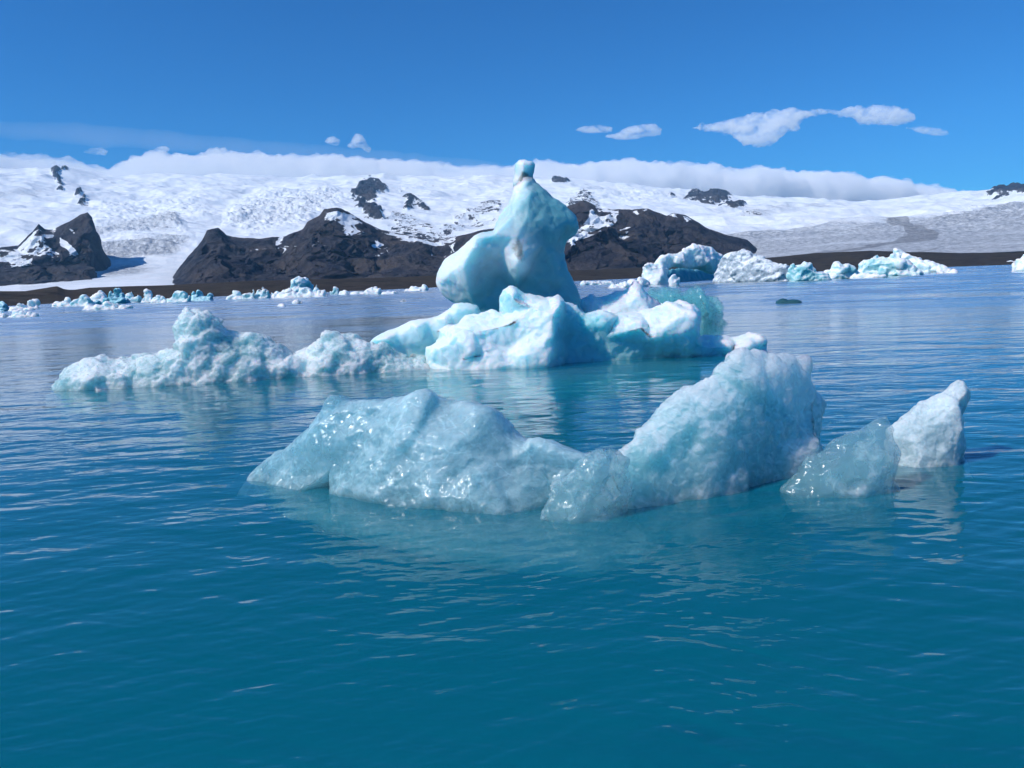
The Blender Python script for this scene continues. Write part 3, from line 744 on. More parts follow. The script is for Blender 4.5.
def build_main_berg():
    pl = Plane((375, 369), (735, 352))
    root = empty('iceberg', pl.world(np.array(pl.at(np.array([560.]), np.array([340.]))[0, 0]), np.array(0.0), np.array(0.0)))
    tag(root, 'tall turquoise iceberg with horned spire above a broad white block', 'iceberg')
    c5, s5 = (340, 150), 3.339
    spl = Plane((440, 356), (600, 352))
    sp = sc_pts(c5, s5, [(584, 104), (592, 92), (612, 84), (632, 88), (642, 100), (652, 112), (690, 140), (722, 166), (748, 184), (772, 206), (794, 234), (800, 258), (786, 285), (757, 308), (750, 340), (757, 380), (766, 410), (776, 440), (800, 490),
        (806, 540), (806, 640), (400, 640), (398, 560), (398, 525), (385, 505), (345, 475), (326, 455), (321, 438), (326, 412), (331, 395), (350, 362), (370, 347), (392, 333), (425, 308), (456, 282), (476, 271), (511, 268), (516, 255), (527, 237), (545, 205), (558, 178), (568, 155), (574, 140), (582, 124)])
    ctrl = sc_pts(c5, s5, [(600, 150, .55), (640, 160, .75), (700, 190, .55), (760, 240, .35), (585, 230, 1.0), (640, 230, 1.05), (720, 270, .7), (540, 290, 1.25), (600, 300, 1.2), (615, 375, 1.3), (560, 330, 1.05), (690, 320, .85), (640, 400, .75), (720, 420, .55),
        (700, 480, .6), (600, 470, .65), (480, 300, 1.35), (470, 335, 1.45), (440, 380, 1.3), (400, 400, 1.0), (370, 430, .75), (500, 400, .85), (545, 430, .6), (520, 480, .65), (450, 470, .9), (410, 490, .55), (460, 540, .5), (560, 540, .55), (700, 560, .6), (600, 600, .6)])
    ice('spire', M_SPIRE, None, None, sp, ctrl, depth=1.3, back=1.1, edge=.22, rnd=10, step=1.2, sink=.6, relaxn=2, seed=1, plane=spl, parent=root,
        disp=(('fbm', 1.7, .13), ('facet', 1.0, .09), ('scallop', .6, .05), ('facet', .25, .022)),
        white=[(452, 266, 34, .85), (446, 288, 16, .4), (474, 242, 16, .55), (504, 216, 24, .45), (520, 195, 14, .25), (520, 250, 20, .7), (522, 166, 12, .9), (516, 185, 14, .6), (500, 265, 14, .3), (525, 268, 9, .5)], wdef=0.02,  # paler ice colour, also painting in the sunlit left lobe and edge
        dirt=[(523, 249, 9, .7), (524, 256, 5, .4), (521, 178, 6, .9), (517, 238, 12, .3), (527, 262, 6, .45), (514, 228, 8, .2)])
    hp = [(511, 206), (512.5, 196), (513.5, 184), (514.5, 172), (515.5, 164), (519.5, 160.3), (526, 159.6), (532, 161.6), (535, 165), (534, 171), (532.5, 178), (535, 185), (540, 194), (542, 206)]
    ice('horn', M_SPIRE, None, None, hp, [(524, 166, .9), (523, 176, .8), (522, 190, 1.1), (525, 199, .8)], depth=.34, back=.32, edge=.3, rnd=3, step=.9, sink=.2, relaxn=1, seed=15, plane=spl, parent=root,
        disp=(('facet', .5, .03), ('facet', .2, .02), ('fbm', .1, .008)), white=[(524, 165, 9, .9), (517, 180, 7, .7)], wdef=.1, dirt=[(525, 176, 6, .9), (521, 182, 4, .6)])
    c7, s7 = (360, 280), 5.12
    rp = sc_pts(c7, s7, [(60, 318), (85, 295), (140, 265), (200, 240), (250, 215), (310, 200), (370, 190), (420, 175), (460, 150), (490, 125), (520, 120), (600, 130), (640, 200), (640, 450), (60, 450)])
    rc = sc_pts(c7, s7, [(150, 290, .8), (300, 230, .9), (440, 190, .9), (200, 330, .45), (320, 310, .45), (330, 380, .3), (480, 250, .5), (500, 320, .45)])
    ice('ramp', M_WHITE, None, None, rp, rc, depth=1.0, back=.8, edge=.35, rnd=9, step=1.3, sink=.6, relaxn=3, seed=2, plane=Plane((375, 366), (480, 362)), parent=root,
        disp=(('fbm', 1.0, .12), ('fbm', .3, .04)), white=[(400, 328, 22, .6), (440, 318, 22, .6)], wdef=-.15)
    fp = [(424, 372), (426, 358), (427, 347), (434, 340.5), (438, 336.6), (435, 330), (444, 325), (457.6, 323), (465.5, 318), (479, 317), (489, 313.5), (493, 311), (501, 314), (502, 289), (511, 287), (522, 292.7), (536, 293.7), (545.5, 298), (555, 294), (562.5, 297),
          (577, 303.7), (585, 312.7), (598, 310.5), (618.6, 312.7), (639, 311.6), (657, 307), (666, 301.5), (672.6, 300), (686, 302.6), (694, 307), (697, 320), (699, 334), (702, 335), (717, 336.5), (733, 337), (741, 334.5), (749, 331), (757, 333), (763, 340), (757, 356), (735, 362), (600, 368), (430, 374)]
    fc = [(440, 345, .9), (455, 335, .95), (470, 328, .9), (490, 325, .95), (505, 320, 1.05), (510, 297, .8), (525, 305, .95), (530, 325, 1.2), (545, 312, 1.3), (552, 303, 1.1), (541, 340, 1.4), (537, 362, 1.5), (460, 355, 1.0), (480, 350, 1.05), (500, 345, 1.0), (468, 348, 1.25), (510, 358, 1.35), (495, 362, 1.35),
          (560, 318, .75), (575, 325, .55), (565, 345, .6), (585, 345, .5), (570, 362, .65), (600, 320, .75), (600, 335, .65), (605, 355, .55), (630, 325, 1.05), (640, 335, 1.05), (635, 345, .7), (650, 356, .6), (665, 315, 1.1), (680, 315, 1.15), (690, 318, .7), (668, 330, 1.15), (685, 335, .95), (692, 345, .75), (690, 354, .7),
          (715, 344, .8), (738, 343, .8), (752, 340, .5), (720, 352, .6), (742, 352, .6), (450, 365, 1.0), (620, 362, .6)]
    ice('block', M_WHITE, None, None, fp, fc, depth=1.25, back=1.1, edge=.3, rnd=6, step=1.15, sink=.7, relaxn=1, seed=3, plane=pl, parent=root,
        disp=(('facet', 1.3, .16), ('fbm', .6, .06), ('scallop', .45, .08), ('facet', .25, .05), ('fbm', .13, .02)),
        white=[(470, 345, 45, .5), (530, 320, 22, .4), (540, 350, 12, .6), (640, 322, 28, .6), (675, 322, 24, .6), (740, 338, 22, .8), (577, 345, 26, -.75), (610, 352, 26, -.6), (650, 354, 30, -.55), (575, 325, 14, -.35), (690, 352, 22, -.4), (505, 305, 14, -.2)], wdef=.05)  # negative patches paint shade into the right face and waterline hollow
    ri = [(572, 330), (574, 312), (580.4, 299), (586, 297), (591.7, 293.6), (596, 297), (600.7, 298), (607, 295), (614, 291.5), (625.4, 290), (630, 285), (634.4, 280), (641, 286), (645, 293), (652, 297), (662, 303), (668, 312), (668, 330)]
    ice('back_ridge', M_WHITE, None, None, ri, [(600, 306, .8), (620, 302, .9), (635, 295, .9), (645, 305, .9), (610, 318, 1.2), (640, 318, 1.2)], depth=.9, back=.8, edge=.3, rnd=7, step=1.25, sink=.6, relaxn=2, seed=4, plane=Plane((572, 351), (668, 347)), parent=root,
        disp=(('fbm', .8, .14), ('billow', .35, .06), ('fbm', .15, .02)), wdef=.5)
    submerged('submerged_foot', M_WHITE, [(422, 374), (440, 378), (520, 376), (600, 375), (680, 367), (740, 360), (762, 348), (740, 345), (600, 350), (440, 356)], root, -0.1, 0.8, 0.14)

def build_low_berg():
    o = [(53, 391), (53, 386), (59, 378), (64, 372), (71, 366.6), (84, 361), (92, 359), (102.5, 356), (112, 358), (121, 359), (131, 356), (143, 355.6), (152, 352), (162, 349.4), (170, 349.5), (177.5, 348), (176, 341), (175, 333.75), (174, 328), (176, 323), (180, 318), (185, 315), (190, 311), (196, 310), (203, 313), (209, 312), (214, 315), (218, 320),
         (223, 325), (227.5, 329), (234, 331), (240, 335), (248, 334), (255.6, 335), (264, 335), (271, 337), (278, 342), (284, 348), (289, 351), (293, 355), (301, 351), (309, 347), (313, 342), (318, 338.4), (326, 334), (334, 333), (342, 333), (349, 334), (355, 337), (361, 338.6), (370, 342.5), (378, 343), (386, 344.5), (392, 349), (397, 352), (405, 355), (412, 358.5), (416, 357), (420.5, 355), (426, 358), (431, 360), (440, 364), (446, 368), (446, 374), (300, 386), (70, 397)]
    c = [(75, 380, .8), (100, 372, .95), (130, 370, 1.0), (165, 362, 1.0), (195, 330, .75), (205, 345, .85), (185, 350, .95), (225, 352, .9), (250, 350, .85), (270, 358, .9), (295, 365, .95), (325, 350, .8), (345, 350, .85), (370, 358, .8), (400, 364, .8), (425, 366, .8), (90, 388, 1.15), (140, 385, 1.25), (200, 378, 1.25), (250, 375, 1.2), (310, 374, 1.15), (360, 371, 1.05), (410, 370, .95)]
    ob = ice('iceberg', M_CRUMB, (55, 388), (445, 365), o, c, depth=1.0, back=.9, edge=.35, rnd=7, step=1.2, sink=.6, relaxn=1, seed=5,
             disp=(('fbm', .9, .13), ('facet', .5, .16), ('cell', .2, .03), ('facet', .13, .05), ('cell', .07, .02)),
             white=[(100, 372, 40, .15), (200, 330, 24, .05), (300, 365, 22, .3), (190, 372, 40, .1), (65, 385, 16, -.5), (340, 355, 24, .0), (235, 345, 14, -.2)], wdef=.1)
    tag(ob, 'long low crumbly white iceberg with a knobbly hump left of the tall spire', 'iceberg')

def build_front_berg():
    pl = Plane((258, 474), (610, 503))
    root = empty('iceberg', pl.world(np.array(1.6), np.array(0.0), np.array(0.2)))
    tag(root, 'pale glassy two humped iceberg nearest the viewer with a clear blade between the humps', 'iceberg')
    o = [(257, 474), (260, 469), (266, 462), (273, 455), (284, 446), (295.7, 437), (307, 427), (318, 418), (324, 408), (328, 398), (332, 394.5), (338, 395.5), (344, 400), (353, 402), (362.5, 402.7), (374, 402.5), (385, 401.5), (394, 398), (403, 396), (411, 391.5), (420, 388.5), (428, 391), (437, 394.5), (446, 400), (455, 405), (466, 407.5), (478, 409.5), (486, 411), (492, 415), (499, 423), (507, 431.5), (515, 438),
         (524, 442), (534, 441), (544, 442), (554, 446), (563, 450), (576, 453), (589, 456), (600, 462), (600, 522), (545, 524), (480, 514), (425, 504), (388, 493), (355, 487), (345, 480), (300, 478)]
    c = [(290, 462, .55), (315, 440, .55), (335, 420, .5), (345, 440, .75), (352, 462, .9), (330, 468, .8), (305, 470, .75), (380, 425, .7), (415, 410, .6), (430, 430, 1.0), (400, 450, 1.15), (375, 475, 1.3), (410, 480, 1.45), (440, 455, 1.25), (460, 480, 1.5), (470, 440, 1.0), (490, 455, .95), (500, 480, 1.35), (520, 460, .45), (535, 480, .8), (548, 462, .22), (575, 468, .15), (560, 490, .5), (530, 500, 1.35), (430, 495, 1.5), (490, 502, 1.5), (355, 477, 1.05), (335, 475, 1.0)]
    ice('hump', M_GLASSY, None, None, o, c, depth=.55, back=.6, edge=.2, rnd=6, step=1.15, sink=.22, relaxn=2, seed=6, plane=pl, parent=root,
        disp=(('facet', .7, .08), ('fbm', .4, .03), ('scallop', .2, .018), ('facet', .1, .012), ('ridge', .09, .005)),
        white=[(420, 400, 30, .3), (470, 430, 40, .2), (400, 440, 40, .15), (300, 455, 26, -.1), (540, 450, 22, .15), (550, 480, 26, -.3), (335, 395, 8, -.6), (275, 465, 16, -.45)], wdef=.12)
    b = [(541, 518), (548, 495), (556, 487), (566, 479), (577, 468), (588, 458), (596, 453), (601, 450.5), (604, 448.5), (607, 452), (612, 451), (618, 454), (624, 452), (628, 456), (630, 480), (628, 505), (618, 522), (580, 525)]
    ice('blade', M_CLEAR, None, None, b, [(570, 490, .8), (590, 475, .7), (605, 470, .9), (615, 490, .9), (590, 505, 1.0), (570, 512, 1.0)], depth=.25, back=.2, edge=.15, rnd=3, step=.9, sink=.2, relaxn=1, seed=7, plane=Plane((540, 521), (628, 510)), parent=root,
        disp=(('facet', .28, .07), ('facet', .12, .028), ('fbm', .08, .008)), white=[(615, 490, 16, .5), (596, 456, 8, .3)], wdef=0)
    r = [(612, 512), (613, 470), (616, 453), (620, 449), (627, 441), (635, 434.5), (642, 429), (649, 426.7), (656, 419), (663, 411), (670, 403.5), (680, 395), (691, 387.5), (697, 383), (704, 378), (712.5, 373), (718, 366.5), (724, 364.5), (731, 361), (732, 355), (736, 350.5), (740, 347), (745, 346), (750, 348), (755, 346.5), (761, 348), (766, 352), (771, 354), (778, 353), (787.5, 353), (795, 355), (803, 354), (806, 358), (807, 364), (806, 373), (807.5, 381), (811, 386), (813, 391.6), (818, 398), (821.5, 405.6), (819, 411), (815.6, 417), (815, 425), (814, 434), (817, 444), (818, 452),
         (812, 462), (795, 472), (760, 480), (720, 487), (670, 492), (630, 505)]
    rc = [(640, 450, .55), (660, 430, .55), (690, 410, .6), (720, 390, .6), (745, 370, .5), (775, 370, .55), (795, 375, .45), (800, 400, .5), (770, 400, .75), (740, 410, .8), (700, 430, .85), (670, 450, .8), (640, 475, .7), (680, 470, 1.05), (720, 455, 1.0), (750, 440, .85), (765, 450, 1.05), (785, 440, 1.15), (800, 440, .7), (770, 470, 1.2), (745, 478, 1.1), (710, 480, 1.1), (780, 425, .7), (810, 450, .5)]
    ice('peak', M_FROST, None, None, r, rc, depth=.48, back=.32, edge=.15, rnd=5, step=1.1, sink=.25, relaxn=1, seed=8, plane=Plane((612, 505), (818, 455)), parent=root,
        disp=(('facet', .6, .09), ('fbm', .3, .03), ('scallop', .18, .02), ('facet', .1, .02), ('cell', .06, .008)),
        white=[(760, 365, 40, .55), (795, 385, 30, .6), (710, 395, 26, .3), (700, 450, 40, .0), (770, 450, 30, .2), (640, 480, 26, -.25), (720, 470, 30, -.1), (815, 440, 10, -.2)], wdef=.12)
    submerged('submerged_foot', M_FROST, [(258, 474), (275, 484), (310, 492), (345, 502), (390, 512), (440, 522), (490, 530), (545, 536), (590, 538), (625, 528), (665, 512), (720, 500), (770, 488), (812, 470), (790, 458), (700, 458), (640, 470), (600, 480), (500, 470), (350, 460)], root)

def submerged(name, mat, poly, parent, top=-0.05, deep=0.45, h=0.06):
    W = np.array([on_water(np.array(float(x)), np.array(float(y))) for x, y in poly])[:, :2]
    u = np.arange(W[:, 0].min() - 3 * h, W[:, 0].max() + 3 * h, h); v = np.arange(W[:, 1].min() - 3 * h, W[:, 1].max() + 3 * h, h)
    U, Vv = np.meshgrid(u, v, indexing='ij'); sd = poly_sd(U, Vv, W)
    sd = sd + 0.18 * fbm(np.stack([U.ravel() / .5, Vv.ravel() / .5, 0 * U.ravel()], 1), 3).reshape(U.shape)
    z = np.arange(-deep - 0.3, top + 3 * h, h)
    t = np.clip(sd / (0.25 * max(W[:, 1].max() - W[:, 1].min(), 1.0)), 0, 1)
    hi = top - 0.5 * deep * (1 - t) ** 2
    F = np.maximum(np.maximum(z[None, None] - hi[:, :, None], -deep - z[None, None] - 0.15 * t[:, :, None]), -sd[:, :, None])
    V, Q = surface_nets(F, (u[0], v[0], z[0]), (h, h, h)); V = relax(V, Q, 3)
    Nn = normals_of(V, Q)
    if ((V - V.mean(0)) * Nn).sum() < 0: Q = Q[:, ::-1]
    at = {'white': np.zeros(len(V)), 'dirt': np.zeros(len(V))}
    return mk_mesh(name, V - np.array(parent.location), Q, mat, parent, None, at)

def build_front_small():
    o = [(785, 492), (791, 484), (797, 475), (803, 467), (807, 461), (811, 456), (818, 453), (826, 449.5), (834, 443), (841, 438.7), (848, 436), (856, 432), (864, 427), (871, 423.7), (878, 420), (885, 415), (888, 421.6), (890, 426), (892.5, 430), (894, 440), (899, 450), (898, 458), (893, 467), (891, 478), (889, 486), (884, 489), (875, 487.5), (866, 486.5), (856, 490), (845, 493.5), (826, 496.5), (806, 498), (793, 497)]
    ob = ice('ice_shard', M_CLEAR, (785, 495), (893, 484), o, [(805, 482, .6), (825, 465, .75), (845, 455, .9), (865, 440, .7), (880, 430, .5), (872, 455, 1.1), (885, 455, .6), (850, 475, 1.25), (870, 475, 1.0), (820, 485, 1.0), (840, 487, 1.2), (883, 478, .6)], depth=.3, back=.25, edge=.12, rnd=3, step=.85, sink=.16, relaxn=1, seed=9,
             disp=(('facet', .36, .05), ('facet', .15, .02), ('fbm', .06, .004)), white=[(850, 485, 20, .45), (884, 470, 14, .35), (830, 488, 18, .2)], wdef=-.05)
    tag(ob, 'clear grey green ice shard leaning right beside the small white pyramid', 'ice shard')
    o = [(888, 462), (889, 445), (891, 432), (899, 424), (907.5, 417), (914, 412), (921, 406), (928, 401.5), (933, 398), (941, 394), (947, 391), (951, 388), (955, 383), (959, 380), (963, 381), (966, 384), (968.5, 388), (970, 393.6), (968, 401), (964, 410), (961, 417), (960, 424), (962, 430), (964, 436), (963, 446), (961.5, 456), (959, 461), (930, 463)]
    ob = ice('ice_pyramid', M_SNOWY, (888, 462), (961, 458), o, [(905, 440, .8), (925, 420, .8), (945, 402, .7), (958, 392, .5), (945, 425, 1.0), (930, 445, 1.1), (952, 445, .8), (905, 455, 1.0), (940, 457, 1.1)], depth=.34, back=.3, edge=.15, rnd=4, step=.9, sink=.2, relaxn=1, seed=10,
             disp=(('facet', .4, .05), ('facet', .12, .02), ('cell', .06, .012), ('fbm', .035, .008)), white=[(925, 456, 30, -.35)], wdef=.35)
    tag(ob, 'small grainy white ice pyramid pointing up right at the right end of the front group', 'ice pyramid')
    c8, s8 = (540, 270), 4.45
    o = sc_pts(c8, s8, [(470, 245), (475, 170), (480, 115), (500, 95), (530, 100), (560, 92), (580, 95), (610, 82), (640, 78), (670, 70), (700, 75), (725, 85), (750, 100), (765, 120), (780, 140), (785, 160), (800, 180), (815, 195), (830, 215), (828, 240), (690, 248)])
    ob = ice('ice_chunk', M_TEAL, (645, 325), (727, 322.5), o, [(x, y, d) for x, y, d in sc_pts(c8, s8, [(540, 140, .8), (600, 120, .8), (660, 110, .6), (700, 120, .9), (740, 150, .7), (720, 180, 1.2), (670, 170, .8), (780, 200, .6), (700, 220, 1.1), (760, 225, 1.0)])], depth=1.3, back=1.2, edge=.2, rnd=4, step=1.0, sink=.6, relaxn=1, seed=11,
             disp=(('facet', 1.3, .7), ('facet', .5, .22), ('fbm', .3, .04)), wdef=0)
    tag(ob, 'glassy teal ice chunk floating behind the right end of the broad white block', 'ice chunk')
    o = [(773, 304), (777, 301), (783, 298.5), (788, 300), (795, 299.5), (801, 301.5), (802, 304)]
    ob = ice('ice_floe', M_DARK, (773, 303.5), (802, 302.8), o, [], depth=.7, back=.7, edge=.6, rnd=3, step=.7, sink=.4, seed=12, disp=(('fbm', 1.0, .15),), wdef=-.3)
    tag(ob, 'flat dark glassy ice scrap alone on the water before the far white bergs', 'ice floe')


# ------------------------------------------------------------------ far bergs
def far(name, label, mat, outline, ctrl=(), w=None, depth_px=9, seed=0, cat='iceberg', wdef=0.1, white=(), disp=None, group=None, parent=None, rnd=4, edge=.35, step=.75, plane=None):
    xs = [p[0] for p in outline]; y = max(p[1] for p in outline)
    l = min(outline, key=lambda p: p[0] - 0.6 * p[1]); r = max(outline, key=lambda p: p[0] + 0.6 * p[1])
    pl = plane or Plane((l[0], l[1]), (r[0], r[1])) 
    m = pl.d / FPX
    if disp is None: disp = (('facet', 9 * m, 3.2 * m), ('facet', 4 * m, 1.3 * m), ('fbm', 1.8 * m, .4 * m))
    ob = ice(name, mat, None, None, outline, ctrl, depth=depth_px * m, edge=edge, rnd=rnd, step=step, sink=3 * m, relaxn=1, seed=seed, plane=pl, disp=disp, white=white, wdef=wdef, parent=parent)
    if parent is None: tag(ob, label, cat, group)
    return ob

def build_right_bergs():
    pl = Plane((644, 285.5), (728, 281.5))
    root = empty('iceberg', pl.world(np.array(pl.at(np.array([685.]), np.array([280.]))[0, 0]), np.array(0.0), np.array(0.0)))
    tag(root, 'white peaked far iceberg with an undercut shaded in dark teal colour above a little pillar', 'iceberg')
    body = [(645, 285), (645, 277), (646, 270), (644.6, 265), (648, 263.5), (655, 265), (659, 260), (662, 257), (668, 254), (673, 254.5), (683, 251.5), (688, 247), (694, 244), (700, 245.5), (706.7, 247), (713, 250), (718.4, 253.4), (724, 257), (729, 261), (729, 281.5),
            (722, 277), (712, 273), (700, 270), (690, 268.5), (680, 267.5), (672, 267.5), (667, 270), (665, 277), (664.5, 286)]
    far('body', None, M_FAR, body, [(655, 270, .8), (675, 262, 1.0), (695, 253, .8), (700, 262, 1.0), (712, 258, .5), (715, 268, 1.0), (722, 274, .8)], depth_px=12, seed=21, wdef=.5, parent=root, plane=pl, disp=(('facet', 2.8, .55), ('facet', 1.1, .25), ('fbm', .5, .1)), edge=.2)
    far('undercut', None, M_FARTEAL, [(660, 286), (662, 272), (680, 268), (700, 270), (726, 275), (727, 282)], [], depth_px=5, seed=22, wdef=-.5, parent=root, plane=Plane((660, 282.6), (727, 279.3)), disp=(('facet', 2.0, .4),))  # dark teal fill, its colour carries the shading under the overhang
    far('pillar', None, M_FAR, [(669, 286.5), (669.5, 279), (672, 275), (675, 273), (679, 277), (680, 286)], [], depth_px=4, seed=23, wdef=.6, parent=root, plane=Plane((668, 286), (680, 285.5)), rnd=2)
    far('iceberg', 'grey streaked white iceberg hump right of the peaked far iceberg', M_FARGREY, [(721, 282.5), (721, 262), (724, 257), (730, 253), (737, 251), (743, 249.5), (750, 252), (758, 255), (765, 259), (772, 262.5), (780, 264.5), (786, 265.5), (788.5, 272), (788, 281)],
        [(735, 262, .9), (750, 262, 1.0), (765, 268, 1.1), (778, 272, 1.0), (740, 274, 1.1)], depth_px=13, seed=24, wdef=.15, white=[(772, 274, 3, -.9)])
    far('iceberg', 'pale turquoise dome iceberg between grey streaked hump and small white cone', M_FAR, [(787.5, 281.5), (788, 270), (790, 264.5), (796, 264), (805, 261.8), (810, 265), (814.5, 268.5), (819, 272), (825, 275), (829, 280)],
        [(798, 271, .9), (808, 270, 1.0), (815, 276, 1.0)], depth_px=9, seed=25, wdef=-.15)
    far('iceberg', 'small white cone shaped far iceberg with its right flank shaded in dark teal colour', M_FAR, [(822, 279.5), (824, 275), (829, 268.5), (834, 262.5), (838, 261.5), (841, 264), (848, 266), (854, 268), (860, 271.5), (861, 278)],
        [(835, 268, 1.0), (842, 268, .9), (846, 273, .2), (854, 274, .4), (833, 275, 1.0)], depth_px=8, seed=26, wdef=.15, white=[(848, 272, 5, -.9)])  # negative patch paints the flank's shade as deeper teal
    far('iceberg', 'bulky turquoise iceberg before the slanted white slab on the far right', M_FAR, [(857, 277), (858, 270), (860, 264), (866, 260.5), (871, 258), (874, 254.5), (877, 253.5), (880, 257), (884, 256), (889, 257.5), (897, 256.5), (904, 256.5), (908, 260), (913, 266), (919, 270), (924, 275)],
        [(868, 267, .9), (880, 264, 1.0), (893, 263, 1.1), (903, 262, 1.1), (909, 268, .6), (888, 272, 1.1)], depth_px=10, seed=27, wdef=-.05, white=[(900, 265, 7, .3)])
    far('iceberg', 'slanted white slab iceberg sliding down to the right behind the bulky turquoise one', M_FAR, [(892, 273.5), (893, 254), (895, 249.5), (899, 248.5), (902, 250), (909, 254), (918, 257.5), (930, 262), (940, 266), (951, 269.5), (954, 272.5)],
        [(905, 262, .8), (920, 264, .9), (935, 269, 1.0)], depth_px=8, seed=28, wdef=.25, plane=Plane((892, 273.8), (954, 272)))
    far('iceberg', 'white iceberg shoulder cut by the right edge of the photo', M_FAR, [(1010, 271.5), (1014, 266), (1018, 260), (1022, 256.5), (1029, 252), (1036, 251), (1044, 256), (1052, 264), (1056, 270)], [(1025, 264, .9), (1040, 262, 1.0)], depth_px=10, seed=29, wdef=.4)
    far('ice_floe', 'low flat white floe at the foot of the slanted white slab', M_FAR, [(936, 273.6), (939, 271.3), (946, 270.3), (953, 271), (957, 273)], depth_px=4, seed=30, wdef=.5, cat='ice floe', rnd=2)
    far('ice_floe', 'low white floe in front of the bulky turquoise far iceberg', M_FAR, [(848, 278.6), (853, 275.5), (862, 274), (874, 275), (884, 276), (887, 277.6)], depth_px=4, seed=31, wdef=.4, cat='ice floe', rnd=2)
    far('ice_floe', 'thin white ice strip on the water near the right edge', M_FAR, [(1003, 264.6), (1006, 263), (1014, 262.6), (1018, 264.2)], depth_px=3, seed=32, wdef=.5, cat='ice floe', rnd=1.5)
    far('iceberg', 'low white berg strip just left of the peaked far iceberg', M_FAR, [(606, 288.5), (610, 285), (618, 283.5), (627, 281), (634, 279), (641, 279.5), (648, 282), (650, 286.5)], [(625, 285, .9), (638, 283, .9)], depth_px=7, seed=33, wdef=.5)
    far('ice_floe', 'white ice rubble strip behind the right foot of the tall spire', M_FAR, [(578, 285.5), (583, 282.6), (590, 281.6), (597, 282.4), (604, 280.6), (611, 281.6), (616, 284)], depth_px=5, seed=34, wdef=.5, cat='ice floe', rnd=2)

def chunk_outline(x0, x1, yt, yw, peak, seed, n=9):
    rs = np.random.RandomState(seed); slope = -0.036
    out = [(x0, yw)]
    for k in range(1, n):
        t = k / n
        hgt = (t / peak) if t < peak else (1 - t) / (1 - peak)
        hgt = (0.25 + 0.75 * hgt ** 0.8) * (0.8 + 0.35 * rs.rand()) * (1 - 0.45 * (rs.rand() < 0.3))
        out.append((x0 + (x1 - x0) * t, yw + slope * (x1 - x0) * t - (yw - yt) * min(hgt, 1.0)))
    out.append((x1, yw + slope * (x1 - x0)))
    return out

